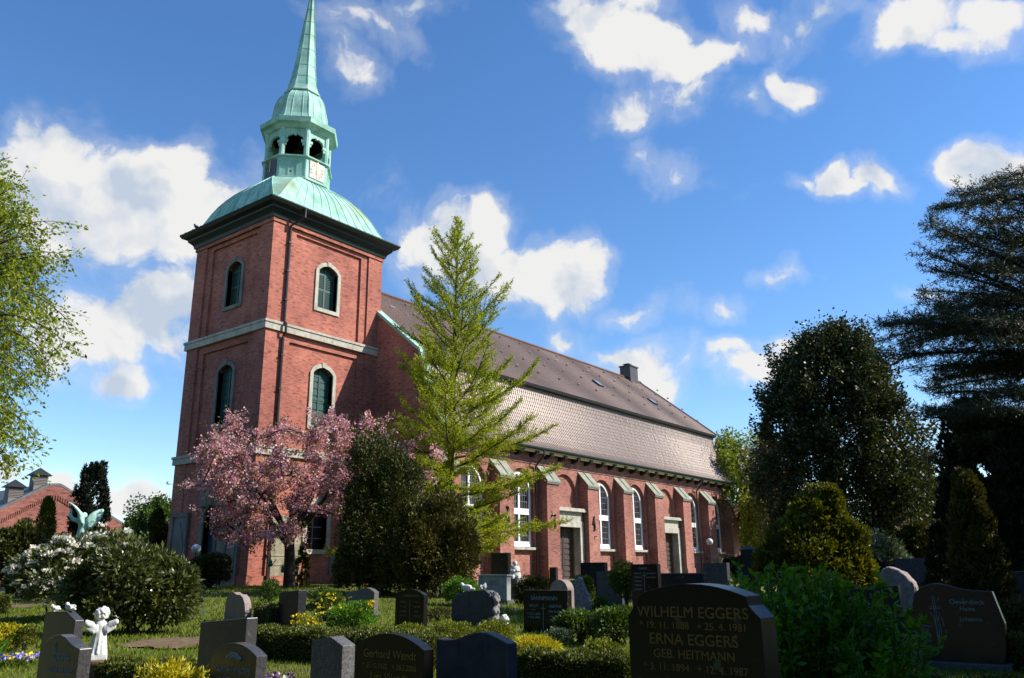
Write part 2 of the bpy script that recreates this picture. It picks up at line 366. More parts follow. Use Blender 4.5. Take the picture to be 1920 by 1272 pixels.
# ------------------------------------------------------------------ ground
def build_ground():
    m, nt, b = newmat('lawn'); L = nt.links.new
    c1, f1 = noise_col(nt, .45, (.07, .088, .010), (.14, .14, .018), detail=7, lo=.3, hi=.7)
    c2, f2 = noise_col(nt, 14., (.55, .6, .5), (1.15, 1.1, 1.), detail=4, lo=.3, hi=.7)
    col = mixc(nt, c1, c2, 1., 'MULTIPLY')
    c3, f3 = noise_col(nt, .22, (0, 0, 0), (1, 1, 1), detail=5, lo=.56, hi=.66)
    col = mixc(nt, col, (.15, .10, .055), mixc(nt, (0, 0, 0), c3, .6))
    L(col, b.inputs['Base Color']); b.inputs['Roughness'].default_value = .9; bump(nt, b, f2, .6, .04)
    # graded sheet: fine near the graveyard, coarse to the horizon
    ax = np.unique(np.concatenate([np.linspace(-70, 110, 181), np.linspace(-2200, -70, 24), np.linspace(110, 2200, 24)]))
    ay = np.unique(np.concatenate([np.linspace(-70, 110, 181), np.linspace(-2200, -70, 24), np.linspace(110, 2200, 24)]))
    X, Y = np.meshgrid(ax, ay, indexing='ij'); rg = np.random.default_rng(3)
    Z = groundz(X, Y) + np.where((abs(X) < 111) & (abs(Y) < 111), rg.normal(0, .008, X.shape), 0)
    n, k = X.shape; v = np.stack([X, Y, Z], -1).reshape(-1, 3)
    i, j = np.meshgrid(np.arange(n-1), np.arange(k-1), indexing='ij'); a = (i*k+j).ravel()
    V = np.stack([a, a+k, a+k+1, a+1], 1)
    me = bpy.data.meshes.new('ground'); me.from_pydata(v.tolist(), [], V.tolist()); me.polygons.foreach_set('use_smooth', [True]*len(V)); me.update()
    o = link_mesh('ground', me, m); tag(o, 'sunlit churchyard lawn with bare brown patches', None, None, 'structure'); return m
build_ground()

# ------------------------------------------------------------------ church
church = empty('church', (0, 0, .8), 'red brick church with square tower, green copper spire and brown tiled roof', 'church')
CO = np.array([0, 0, .8])
def part(mb, name, mat, parent=church, **k): return mb.build(name, mat, parent, CO if parent is not None else None, **k)
WX, WY = 9.68, 9.0
fS = lambda u, z, d: (u, d, z)           # tower south face (depth grows into the wall)
fW = lambda u, z, d: (d, u, z)           # tower west face
def arch(x0, x1, zs, rise, n=10):
    """points along a segment arch from (x1,zs) over to (x0,zs)"""
    c = (x0+x1)/2; h = (x1-x0)/2; rr = (h*h+rise*rise)/(2*rise); a0 = math.asin(min(1, h/rr))
    return [(c+rr*math.sin(a), zs+rise-rr+rr*math.cos(a)) for a in np.linspace(a0, -a0, n)]
def rect(x0, x1, z0, z1): return [(x0, z0), (x1, z0), (x1, z1), (x0, z1)]
def opening(x0, x1, z0, zs, rise, n=10): return [(x0, z0), (x1, z0)] + arch(x0, x1, zs, rise, n)
win_levels = [(18.85, 21.78, .42), (10.75, 14.55, .42)]
def tower_face(mb, fn, width, u0, wins, low_hole):
    e = .0
    # corner strips, field, inner panel, per storey
    mb.box(0, 0, 0, 0, 0, 0)
    for (z0, z1, ptop) in ((.3, 8.75, None), (8.75, 16.7, 15.9), (16.7, 24.6, 23.45)):
        l, r_ = 1.32, width-1.32
        mb.prism(rect(u0, l, z0, z1), fn, 0, .75); mb.prism(rect(r_, width, z0, z1), fn, 0, .75)
        if ptop:
            pl, pr = 1.95, width-1.95
            mb.prism(rect(l, pl, z0, z1), fn, .12, .75); mb.prism(rect(pr, r_, z0, z1), fn, .12, .75); mb.prism(rect(pl, pr, ptop, z1), fn, .12, .75)
            hole = [h for h in wins if z0 < h[0][1] < z1]
            mb.wall(rect(pl, pr, z0, ptop), hole, fn, .27, .75)
        else:
            mb.wall(rect(l, r_, z0, z1), low_hole, fn, .05, .75)
mbw = MB()
sw = [opening(4.06, 5.72, 18.85, 21.55, .42), opening(4.08, 5.74, 10.75, 14.3, .42)]
ww = [opening(3.52, 5.16, 18.85, 21.55, .42), opening(3.54, 5.2, 10.75, 14.3, .42)]
s_low = [opening(4.1, 5.7, 2.9, 5.25, .55)]
w_low = [opening(2.92, 4.98, .3, 5.0, .62)]
tower_face(mbw, fS, WX, 0, sw, s_low)
tower_face(mbw, fW, WY, .75, ww, w_low)
mbw.box(WX-.75, WX, .75, WY-.75, .3, 24.6); mbw.box(.75, WX, WY-.75, WY, .3, 24.6)
part(mbw, 'tower_wall', M_BRICK)
mb = MB(); mb.box(.78, WX-.78, .78, WY-.78, .3, 24.5); part(mb, 'tower_light_block', M_DARK)  # near-black box added inside the tower to block light
mb = MB(); mb.box(-.1, WX+.1, -.1, .0, .25, 1.35); mb.box(-.1, -.0, .0, 2.5, .25, 1.35); mb.box(-.1, 0, 5.5, 9.1, .25, 1.35); part(mb, 'plinth', M_BRICK)
# stone string courses
for zb, zt, nm in ((16.4, 16.98, 'string_course'), (8.47, 9.02, 'string_course')):
    mb = MB()
    for a, h0, h1 in ((.14, zb, zt-.16), (.2, zt-.16, zt)):
        mb.box(-a, WX+a, -a, .05, h0, h1); mb.box(-a, .05, .05, WY+a, h0, h1); mb.box(WX-.05, WX+a, .05, WY+a, h0, h1); mb.box(.05, WX-.05, WY-.05, WY+a, h0, h1)
    part(mb, nm, M_STONE)
def surround(fn, x0, x1, z0, zs, rise, w=.26, base=.27):
    mb = MB(); inner = opening(x0, x1, z0, zs, rise); outer = opening(x0-w, x1+w, z0-w, zs+.02, rise+w)
    mb.ring(outer, inner, fn, base-.10, base+.45)
    c = (x0+x1)/2; mb.prism([(c-.13, zs+rise+.01), (c+.13, zs+rise+.01), (c+.18, zs+rise+w+.07), (c-.18, zs+rise+w+.07)], fn, base-.14, base+.1)
    return mb
def shutter(fn, x0, x1, z0, zs, rise, louvre, parent):
    o = opening(x0, x1, z0, zs, rise)
    mb = MB(); mb.prism(o, fn, .66, .74); part(mb, 'shutter', M_SHUTTER, parent)
    mb = MB(); c = (x0+x1)/2; mb.prism(rect(c-.07, c+.07, z0, zs+rise-.03), fn, .58, .66)
    for a, b in ((x0, x0+.11), (x1-.11, x1)): mb.prism(rect(a, b, z0, zs), fn, .59, .66)
    for zz in (z0+.08, (z0+zs)/2+.1, zs-.1): mb.prism(rect(x0+.11, x1-.11, zz-.07, zz+.07), fn, .595, .66)
    for (a, b) in ((x0+.13, c-.08), (c+.08, x1-.13)):
        if louvre:
            z = z0+.2
            while z < zs-.05:
                mb.prism([(a, z), (b, z), (b, z+.05), (a, z+.05)], fn, .61, .66); z += .12
        else:
            z = z0+.25
            while z < zs-.1:
                mb.prism(rect(a, b, z, z+.38), fn, .625, .66); z += .47
    part(mb, 'shutter_frame', M_SHUTTER, parent)
for fn, (x0, x1), lv in ((fS, (4.06, 5.72), 0), (fS, (4.08, 5.74), 1), (fW, (3.52, 5.16), 0), (fW, (3.54, 5.2), 1)):
    z0, zs = ((18.85, 21.55), (10.75, 14.3))[lv]
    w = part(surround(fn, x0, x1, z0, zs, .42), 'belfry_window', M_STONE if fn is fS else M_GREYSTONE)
    shutter(fn, x0, x1, z0, zs, .42, lv == 0, w)
# ground floor window and stone panel on the south side, door and slabs on the west side
w = part(surround(fS, 4.1, 5.7, 2.9, 5.25, .55, .28, .05), 'tower_window', M_STONE)
mb = MB(); mb.prism(opening(4.1, 5.7, 2.9, 5.25, .55), fS, .5, .55); part(mb, 'glass', M_GLASS, w)
mb = MB(); mb.prism(rect(4.86, 4.94, 2.9, 5.7), fS, .42, .5)
for z in (3.6, 4.3, 5.0): mb.prism(rect(4.1, 4.86, z-.03, z+.03), fS, .44, .5); mb.prism(rect(4.94, 5.7, z-.03, z+.03), fS, .44, .5)
part(mb, 'frame', M_GREYSTONE, w)
M_PLASTER = stone('stained_render', (.17, .15, .10), (.34, .31, .22), .9, 2.2, .2, .3)
mb = MB(); mb.prism(rect(1.5, 3.7, .9, 4.9), fS, -.04, .05); part(mb, 'rendered_panel', M_PLASTER)
mb = MB(); mb.prism(rect(6.05, 7.2, .7, 2.5), fS, -.08, .05); mb.prism(rect(5.95, 7.3, 2.5, 2.62), fS, -.12, .05); part(mb, 'memorial_slab', M_GREYSTONE)
d = part(surround(fW, 2.92, 4.98, 1.0, 5.0, .62, .42, .05), 'west_door', M_GREYSTONE)
mb = MB(); mb.prism(opening(2.92, 4.98, .8, 5.0, .62), fW, .42, .5); part(mb, 'door_leaf', M_BLUEDOOR, d)
mb = MB()
for (a, b) in ((3.0, 3.9), (4.0, 4.9)):
    for (z0, z1) in ((1.1, 2.2), (2.4, 3.6), (3.8, 4.8)): mb.prism(rect(a+.08, b-.08, z0, z1), fW, .385, .42)
part(mb, 'door_panel', M_BLUEDOOR, d)
mb = MB(); mb.prism([(2.5, 5.55), (5.4, 5.55), (5.15, 6.9), (2.75, 6.9)], fW, -.28, .05); part(mb, 'door_frieze', M_GREYSTONE, d)
mb = MB(); mb.prism([(3.72, 5.62), (4.18, 5.62), (4.3, 6.95), (3.6, 6.95)], fW, -.4, -.28); part(mb, 'keystone', M_GREYSTONE, d)
mb = MB(); mb.prism([(2.35, 6.9), (5.55, 6.9), (5.6, 7.05)]+arch(2.3, 5.6, 7.07, .38, 8)[1:-1]+[(2.3, 7.05)], fW, -.5, .05); part(mb, 'door_hood', M_GREYSTONE, d)
for (a, b) in ((6.6, 8.5), (.95, 2.4)):
    mb = MB(); mb.wall(rect(a, b, .8, 5.3), [rect(a+.2, b-.2, 1.0, 5.05)], fW, -.16, .0); mb.prism(rect(a+.2, b-.2, 1.0, 5.05), fW, -.08, 0.02)
    mb.prism([(a+.35, 1.2), (b-.35, 1.2), (b-.35, 3.4), ((a+b)/2+.2, 4.3), ((a+b)/2, 4.75), ((a+b)/2-.2, 4.3), (a+.35, 3.4)], fW, -.12, -.08)
    part(mb, 'grave_slab', M_GREYSTONE)
# cornice: stepped dark timber moulding under the dome
mb = MB()
prof = [(.05, 24.02), (.16, 24.02), (.22, 24.25), (.36, 24.4), (.5, 24.52), (.52, 24.66), (.82, 24.78), (.95, 24.98), (.92, 25.05), (.0, 25.12)]
v = []; f = []
for k, (a, z) in enumerate(prof):
    v += [(-a, -a, z), (WX+a, -a, z), (WX+a, WY+a, z), (-a, WY+a, z)]
for k in range(len(prof)-1):
    for q in range(4): f.append((k*4+q, k*4+(q+1) % 4, k*4+4+(q+1) % 4, k*4+4+q))
f.append(tuple((len(prof)-1)*4+q for q in range(4))); mb.add(v, f); part(mb, 'cornice', M_DARKGREEN)
mb = MB(); mb.box(-.08, WX+.08, -.08, 0, 23.75, 24.05); mb.box(-.08, 0, 0, WY+.08, 23.75, 24.05); part(mb, 'brick_corbel', M_BRICK)

# dome: square foot that turns into an octagon under the lantern
AX, AY = WX/2, WY/2
dome_prof = [(.93, 25.06), (.55, 25.13), (.22, 25.3), (.02, 25.65), (-.13, 26.1), (-.30, 26.6), (-.52, 27.1), (-.82, 27.6), (-1.2, 28.1), (-1.65, 28.53), (-2.1, 28.87), (-2.42, 29.08), (-2.46, 29.3)]
mb = MB(); ringsD = []
for k, (o, z) in enumerate(dome_prof):
    hx, hy = WX/2+o, WY/2+o; t = max(0, (z-25.06)/(29.08-25.06)); t = min(1, t)
    apo = 2.37; hx = hx*(1-t**3)+apo*(t**3) if 0 else hx; hy = hy*(1-t**3)+apo*(t**3) if 0 else hy
    ch = 0.02 + t**.9*(apo*(2-math.sqrt(2))/1.0)*.5*1.18 if t < 1 else apo*(2-math.sqrt(2))/1.0*.5*1.0
    ch = t**.85*(apo-apo*math.tan(math.pi/8)) + .01
    ringsD.append([(AX+hx-ch, AY+hy, z), (AX-hx+ch, AY+hy, z), (AX-hx, AY+hy-ch, z), (AX-hx, AY-hy+ch, z), (AX-hx+ch, AY-hy, z), (AX+hx-ch, AY-hy, z), (AX+hx, AY-hy+ch, z), (AX+hx, AY+hy-ch, z)])
n = 8
mb.add([p for r_ in ringsD for p in r_], [(k*n+i, k*n+(i+1) % n, (k+1)*n+(i+1) % n, (k+1)*n+i) for k in range(len(ringsD)-1) for i in range(n)]+[tuple((len(ringsD)-1)*n+i for i in range(n))])
dome = part(mb, 'dome', M_COPPER)
mb = MB()
for i in range(8):
    j = (i+1) % 8; A = np.array([r_[i] for r_ in ringsD]); B = np.array([r_[j] for r_ in ringsD])
    wide = np.linalg.norm(A[2]-B[2]) > 3
    if wide:
        full = np.linalg.norm(A[0]-B[0])
        for s in np.arange(.6, full-.4, .98):
            # seams run straight up the slope and die at the hips
            pts = []
            for k in range(len(A)):
                d0 = A[k]-A[0]; dirv = (B[0]-A[0])/full; L0 = np.dot(A[k]-A[0], dirv); L1 = np.dot(B[k]-A[0], dirv)
                t = (s/full); pos = L0+(L1-L0)*t
                pts.append(A[k]+(B[k]-A[k])*t+np.array([0, 0, .02]))
            mb.tube(pts, .03, 4)
    mb.tube(A+np.array([0, 0, .015]), .035, 4)
part(mb, 'standing_seams', M_COPPER, dome)

# lantern (octagon), corners k*45+22.5 deg
def octo(r, z, ax=AX, ay=AY): return [(ax+r*math.cos(math.pi/8+k*math.pi/4), ay+r*math.sin(math.pi/8+k*math.pi/4), z) for k in range(8)]
def octo_loft(mb, prof, ax=AX, ay=AY, lean=None):
    rings = [octo(r, z, ax+(lean(z)[0] if lean else 0), ay+(lean(z)[1] if lean else 0)) for r, z in prof]
    mb.add([p for q in rings for p in q], [(k*8+i, k*8+(i+1) % 8, k*8+8+(i+1) % 8, k*8+8+i) for k in range(len(prof)-1) for i in range(8)]+[tuple(range(8))[::-1], tuple((len(prof)-1)*8+i for i in range(8))])
    return rings
mb = MB(); octo_loft(mb, [(2.62, 29.0), (2.62, 29.14), (2.52, 29.2), (2.5, 30.72)]); octo_loft(mb, [(2.55, 30.72), (2.68, 30.76), (2.68, 30.86), (2.55, 30.92), (2.3, 30.93)])
lan = part(mb, 'lantern_base', M_COPPER)
def face_fn(k, apo):
    a = k*math.pi/4; nx, ny = math.cos(a), math.sin(a); tx, ty = -ny, nx
    return lambda u, z, d: (AX+nx*(apo-d)+tx*u, AY+ny*(apo-d)+ty*u, z)
for k in range(8):
    fn = face_fn(k, 2.31); mb = MB()
    for a, b in ((-.93, -.86), (-.33, -.27), (.27, .33), (.86, .93)): mb.prism(rect(a, b, 29.25, 30.68), fn, -.035, .0)
    if k % 2: part(mb, 'lantern_panelling', M_COPPER, lan)
# clock faces on the four sides
M_CLOCK, nt, b = newmat('weathered_clock_face'); col, f = noise_col(nt, 5, (.02, .018, .02), (.10, .085, .08), detail=6); nt.links.new(col, b.inputs['Base Color']); b.inputs['Roughness'].default_value = .45
M_CLOCK2, nt, b = newmat('pale_clock_face'); col, f = noise_col(nt, 4, (.20, .17, .16), (.42, .37, .35), detail=6); nt.links.new(col, b.inputs['Base Color']); b.inputs['Roughness'].default_value = .5  # paler variant of the clock face, south side only
for k in (0, 2, 4, 6):
    fn = face_fn(k, 2.33); mb = MB(); mb.prism(rect(-.66, .66, 29.28, 30.62), fn, -.05, .0)
    ck = part(mb, 'clock_face', M_CLOCK2 if k == 6 else M_CLOCK)
    mb = MB(); mb.prism([(-.035, 29.88), (.035, 29.88), (.05, 30.6), (0, 30.66), (-.05, 30.6)], fn, -.09, -.06); mb.prism([(-.05, 29.7), (.05, 29.7), (.04, 29.97), (-.04, 29.97)], fn, -.11, -.09)
    part(mb, 'clock_hand', M_GOLD, ck)
    mb = MB()
    for h in range(12):
        a = h*math.pi/6; c, s = math.sin(a), math.cos(a)
        mb.prism([(c*.44-s*.035, 29.95+s*.44+c*.035), (c*.44+s*.035, 29.95+s*.44-c*.035), (c*.58+s*.035, 29.95+s*.58-c*.035), (c*.58-s*.035, 29.95+s*.58+c*.035)], fn, -.065, -.05)
    part(mb, 'hour_marks', MATS['clock_bronze'] if 'clock_bronze' in MATS else plain('clock_bronze', (.16, .11, .06), .5, .3), ck)
# open belfry: posts at the corners, trefoil-headed openings
for k in range(8):
    a = math.pi/8+k*math.pi/4; mb = MB()
    mb.tube([(AX+2.3*math.cos(a), AY+2.3*math.sin(a), 30.9), (AX+2.3*math.cos(a), AY+2.3*math.sin(a), 33.2)], .2, 8); part(mb, 'lantern_post', M_COPPER, lan)
mb = MB(); mc = MB()
for k in range(8):
    fn = face_fn(k, 2.16); hw = .90; zs = 32.25
    hole = [(-.68, 30.95), (.68, 30.95), (.68, 32.0)]
    tre = [(.58, 32.05), (.62, 32.3), (.5, 32.54), (.30, 32.62), (.12, 32.74), (.07, 32.62), (-.07, 32.62), (-.12, 32.74), (-.30, 32.62), (-.5, 32.54), (-.62, 32.3), (-.58, 32.05)]
    mb.wall(rect(-hw, hw, 30.92, 33.15), [hole+tre+[(-.68, 32.0)]], fn, -.02, .16, back=True)
    for s in (-1, 1):
        mc.prism([(s*.66-.16, 31.98), (s*.66+.16, 31.98), (s*.66+.2, 32.2), (s*.66-.2, 32.2)], fn, -.12, -.02)
        mc.prism(rect(s*.66-.09, s*.66+.09, 31.75, 31.98), fn, -.08, -.02)
part(mb, 'lantern_arches', M_COPPER, lan); part(mc, 'lantern_brackets', M_COPPER, lan)
mb = MB(); octo_loft(mb, [(2.1, 30.93), (2.1, 30.98)]); octo_loft(mb, [(2.1, 33.1), (2.1, 33.2)])
mb.tube([(AX, AY, 30.9), (AX, AY, 33.15)], .14, 8)
part(mb, 'lantern_floor', M_WOOD, lan)
mb = MB(); mb.lathe((AX, AY, 31.35), [(.02, .0), (.78, .0), (.7, .15), (.52, .6), (.42, .95), (.3, 1.1), (.02, 1.12)], 16); part(mb, 'bell', plain('dark_bronze', (.03, .025, .02), .5, .4), lan)
# bell-shaped cap and needle spire (it leans a touch)
mb = MB(); octo_loft(mb, [(2.25, 33.1), (2.5, 33.16), (2.72, 33.38), (2.96, 33.46), (3.0, 33.84), (2.86, 33.9)]); part(mb, 'lantern_cornice', M_COPPER)
LEAN = lambda z: (FLAT_R[0]*max(0, z-36)*.021, FLAT_R[1]*max(0, z-36)*.021)
bell_prof = [(2.92, 33.9), (2.55, 34.02), (2.32, 34.25), (2.2, 34.6), (2.13, 35.0), (2.08, 35.4), (2.02, 35.8), (1.9, 36.2), (1.72, 36.55), (1.5, 36.82), (1.3, 37.0), (1.26, 37.08)]
mb = MB(); rg = octo_loft(mb, bell_prof); cap = part(mb, 'lantern_roof', M_COPPER)
mb = MB()
for i in range(8):
    A = np.array([q[i] for q in rg]); B = np.array([q[(i+1) % 8] for q in rg])
    for t in (0, .27, .73): mb.tube(A+(B-A)*t, .03, 4)
part(mb, 'standing_seams', M_COPPER, cap)
mb = MB(); octo_loft(mb, [(1.3, 37.0), (1.46, 37.04), (1.46, 37.12), (1.36, 37.2), (1.18, 37.65), (1.0, 38.5), (.84, 39.6), (.70, 41.1), (.56, 42.5), (.43, 43.8), (.3, 45.0), (.2, 46.0), (.14, 48.5), (.09, 51.0), (.05, 53)], lean=LEAN); sp = part(mb, 'spire', M_COPPER)
mb = MB(); prs = [(1.19, 37.65), (1.01, 38.5), (.85, 39.6), (.71, 41.1), (.57, 42.5), (.44, 43.8), (.31, 45.0), (.21, 46.0)]
for i in range(8): mb.tube([octo(r_, z, AX+LEAN(z)[0], AY+LEAN(z)[1])[i] for r_, z in prs], .022, 4)
for r_, z in prs[1:]: mb.tube([octo(r_+.005, z, AX+LEAN(z)[0], AY+LEAN(z)[1])[i % 8] for i in range(9)], .012, 4)
part(mb, 'standing_seams', M_COPPER, sp)
mb = MB(); mb.ball((AX+LEAN(53)[0], AY+LEAN(53)[1], 53.2), .35); part(mb, 'finial', M_GOLD)
# tower downpipe
mb = MB(); mb.tube([(1.72, -.98, 24.95), (1.72, -.98, 24.3), (1.25, -.14, 23.75), (1.25, -.14, 17.1), (1.25, -.36, 16.9), (1.25, -.36, 16.35), (1.25, -.14, 16.1), (1.25, -.14, 9.1), (1.25, -.34, 8.9), (1.25, -.34, 8.4), (1.25, -.14, 8.2), (1.25, -.2, .8)], .085, 8); dp = part(mb, 'downpipe', M_PIPE)
for z in (22.5, 20.5, 18.5, 14.8, 12.6, 10.4, 6.5, 4.5, 2.5): mb = MB(); mb.box(1.13, 1.37, -.25, .0, z, z+.07); part(mb, 'pipe_clip', M_PIPE, dp)

# ---- nave
NX0, NX1, NY, NYN = 9.4, 56.2, -6.0, 15.0
BSP, BW_ = 5.62, 1.575
bx = [NX0+BSP*i for i in range(9)]
fN = lambda u, z, d: (u, NY+d, z)
doors = (2, 5)
bays = [(i, (bx[i]+BW_+bx[i+1])/2) for i in range(8)]
holes = [opening(c-1.66, c+1.66, .35, 7.1, 1.66, 16) for i, c in bays]
mb = MB(); mb.wall(rect(NX0+.4, NX1-.4, .3, 10.1), holes, fN, 0, .24)
mb.box(NX0+.4, NX1-.4, NYN-.36, NYN, .3, 10.1)
for i, c in bays:
    if i in doors: mb.wall(rect(c-1.7, c+1.7, .3, 8.8), [opening(c-1.45, c+1.45, .35, 4.7, .02, 4)], fN, .22, .6)
    else: mb.wall(rect(c-1.7, c+1.7, .3, 8.8), [opening(c-1.38, c+1.38, 3.1, 7.1, 1.38, 16)], fN, .22, .6)
mb.box(NX0+.4, NX1-.4, NY-.06, NY, 9.2, 9.32)
# flat gables, west and east
gp = [(-6.0, .3), (-6.0, 10.2), (-6.55, 10.72), (-6.0, 11.55), (-5.5, 12.4), (-5.05, 13.3), (-4.66, 14.4), (-4.5, 15.6), (-4.3, 16.1), (4.5, 23.2)]
gl = gp + [(9.0-y, z) for y, z in gp[-2::-1]]
mb.prism(gl, lambda y, z, d: (NX0+d, y, z), 0, .4); mb.prism(gl, lambda y, z, d: (NX1-.4+d, y, z), 0, .4)
part(mb, 'nave_wall', M_BRICK2)
mb = MB(); mb.box(NX0+.5, NX1-.5, NY+.72, NYN-.5, .3, 10.3); part(mb, 'nave_light_block', M_DARK)  # matching near-black filler box, keeps the nave inside dark
# windows
for i, c in bays:
    if i in doors: continue
    y0 = .30
    mb = MB(); mb.ring(opening(c-1.38, c+1.38, 3.12, 7.1, 1.38, 20), opening(c-1.24, c+1.24, 3.5, 7.1, 1.24, 20), fN, y0-.06, y0+.12)
    for (a, b, z0, z1, dd) in ((c-.085, c+.085, 3.5, 5.42, .05), (c-.085, c+.085, 5.85, 8.34, .05), (c-1.24, c+1.24, 5.42, 5.60, .065), (c-1.24, c+1.24, 5.66, 5.85, .065), (c-1.24, c+1.24, 5.6, 5.66, .03), (c-1.3, c+1.3, 3.14, 3.3, .10)):
        mb.prism(rect(a, b, z0, z1), fN, y0-dd, y0+.1)
    w = part(mb, 'nave_window', M_WHITE)
    mb = MB(); mb.prism(opening(c-1.3, c+1.3, 3.4, 7.1, 1.3, 20), fN, y0+.06, y0+.09); part(mb, 'glass', M_GLASS, w)
    mb = MB()
    for k in range(1, 5):
        for s in (-1, 1):
            x = c+s*(.085+k*.231); top = 7.1+math.sqrt(max(0, 1.26**2-(x-c)**2)); mb.prism(rect(x-.012, x+.012, 3.45, top), fN, y0+.03, y0+.06)
    z = 3.95
    while z < 8.2:
        hw = 1.26 if z < 7.1 else math.sqrt(max(0.01, 1.26**2-(z-7.1)**2))
        if not 5.35 < z < 5.9: mb.prism(rect(c-hw, c+hw, z-.016, z+.016), fN, y0+.025, y0+.055)
        z += .48
    part(mb, 'lead_bars', M_LEAD, w)
    mb = MB(); mb.prism(rect(c-1.66, c+1.66, 2.92, 3.1), fN, -.13, .5); part(mb, 'sill', M_STONE, w)
    mb = MB(); mb.prism(rect(c-1.655, c+1.655, 2.78, 2.92), fN, .08, .22); part(mb, 'brick_sill_course', M_BRICK2, w)
# stone portals
for i in doors:
    c = bays[i][1]; mb = MB()
    mb.ring([(c-1.95, .6), (c+1.95, .6), (c+1.95, 5.15), (c-1.95, 5.15)], [(c-1.42, .8), (c+1.42, .8), (c+1.42, 4.66), (c-1.42, 4.66)], fN, -.42, .22)
    mb.prism(rect(c-1.42, c+1.42, 4.66, 4.8), fN, -.3, .22)
    p_ = part(mb, 'stone_portal', M_STONE); bevel(p_, .03, 2)
    mb = MB(); mb.prism(rect(c-1.85, c+1.85, 5.15, 5.85), fN, -.36, .22); part(mb, 'portal_frieze', M_STONE, p_)
    mb = MB(); mb.prism(rect(c-2.05, c+2.05, 5.85, 6.0), fN, -.66, .2); mb.prism(rect(c-2.0, c+2.0, 6.0, 6.12), fN, -.6, .2); part(mb, 'portal_cornice', M_STONE, p_)
    mb = MB(); mb.prism(rect(c-1.45, c+1.45, .8, 4.7), fN, .36, .44); dl = part(mb, 'door_leaf', M_WOOD, p_)
    mb = MB()
    for s in (-1, 1):
        for z in np.arange(1.0, 4.5, .42): mb.prism(rect(c+s*.72-.6, c+s*.72+.6, z, z+.28), fN, .31, .36)
    mb.prism(rect(c-.05, c+.05, .85, 4.66), fN, .3, .36); part(mb, 'door_panels', M_WOOD, p_)
# buttresses with copper caps
num = {1: '6', 2: '7', 3: '4', 0: '1'}
for i in range(9):
    x0, x1 = bx[i], bx[i]+BW_
    if i == 8: x1 = NX1-.05
    fB = lambda y, z, d, x0=x0: (x0+d, y, z)
    mb = MB(); mb.prism([(-5.95, .4), (-6.85, .4), (-6.85, 7.92), (-5.95, 8.95)], fB, 0, x1-x0); mb.box(x0-.05, x1+.05, -6.93, -6.85, .4, 1.5)
    b_ = part(mb, 'buttress', M_BRICK2)
    mb = MB(); mb.prism([(-5.98, 8.99), (-6.98, 7.86), (-6.98, 7.98), (-5.98, 9.13)], fB, -.09, x1-x0+.09); cp = part(mb, 'cap', M_CAP, b_)
    mb = MB(); mb.prism([(-6.0, 9.12), (-6.96, 8.005), (-6.96, 8.07), (-6.0, 9.19)], fB, (x1-x0)/2-.03, (x1-x0)/2+.03); mb.box(x0-.07, x1+.07, -6.95, -6.86, 7.72, 7.86); part(mb, 'cap_seam', plain('cap_edge', (.12, .11, .08), .6) if i == 0 else MATS['cap_edge'], b_)
# the date in wrought iron, one figure on each buttress
def stroke_text(mb, strokes, c, z, s, y):
    for st in strokes: mb.tube([(c+a*s, y, z+b*s) for a, b in st], .07, 6)
cir = lambda cx, cz, rx, rz, a0, a1, n=12: [(cx+rx*math.cos(t), cz+rz*math.sin(t)) for t in np.linspace(R(a0), R(a1), n)]
figs = {'1': [[(-.15, .75), (.02, 1.), (.02, 0)]],
        '6': [cir(0, .28, .19, .26, 0, 360, 16), [(-.19, .3), (-.17, .55), (.0, .72), (.16, .86)][::1], cir(-.02, 1.12, .14, .16, -40, 100, 7)],
        '7': [[(-.22, .92), (-.05, 1.0), (.2, .95), (.1, .6), (.14, .3), (.2, 0)], [(-.22, .92), (-.2, .84)]],
        '4': [[(.06, 0), (.02, .5), (.0, 1.05), (-.22, .45), (.24, .45)], [(-.06, 0), (.16, 0)]]}
for i, ch in num.items():
    mb = MB(); stroke_text(mb, figs[ch], bx[i]+.75, 4.55, .95, -6.92); part(mb, 'date_figure', M_BLACK)
for i in (1, 3):
    mb = MB(); mb.tube([(bx[i]+.75, -6.89, 3.75), (bx[i]+.75, -6.89, 4.05)], .02, 5); mb.box(bx[i]+.85, bx[i]+1.15, -6.88, -6.85, 4.0, 4.03); part(mb, 'iron_anchor', M_BLACK)
# eaves: soffit board, dark bracket blocks, gutter
mb = MB(); mb.box(NX0+.35, NX1, -6.75, NY, 10.1, 10.2); mb.box(NX0+.35, NX1, -6.55, -6.42, 9.98, 10.1); part(mb, 'soffit', M_CREAM)
for k in range(26):
    x = NX0+.9+k*BSP/3
    if x > NX1-.3: break
    mb = MB(); mb.prism([(-6.0, 9.66), (-6.35, 9.7), (-6.68, 9.86), (-6.72, 10.1), (-6.0, 10.1)], lambda y, z, d, x=x: (x+d, y, z), 0, .34); part(mb, 'eaves_bracket', M_BLACK)
mb = MB(); g = [(-7.0, 10.34), (-7.0, 10.24), (-6.95, 10.16), (-6.86, 10.14), (-6.78, 10.18), (-6.76, 10.34)]; mb.prism(g, lambda y, z, d: (NX0+.1+d, y, z), 0, NX1-NX0+.1); part(mb, 'gutter', M_DARKGREEN)
for x in (20.35, 47.9, 33.9):
    if x == 33.9: continue
    mb = MB(); mb.tube([(x, -6.88, 10.2), (x, -6.88, 9.75), (x-.05, -6.6, 9.5), (x-.1, -6.14, 9.0), (x-.1, -6.14, .8)], .08, 8); part(mb, 'downpipe', M_PIPE)
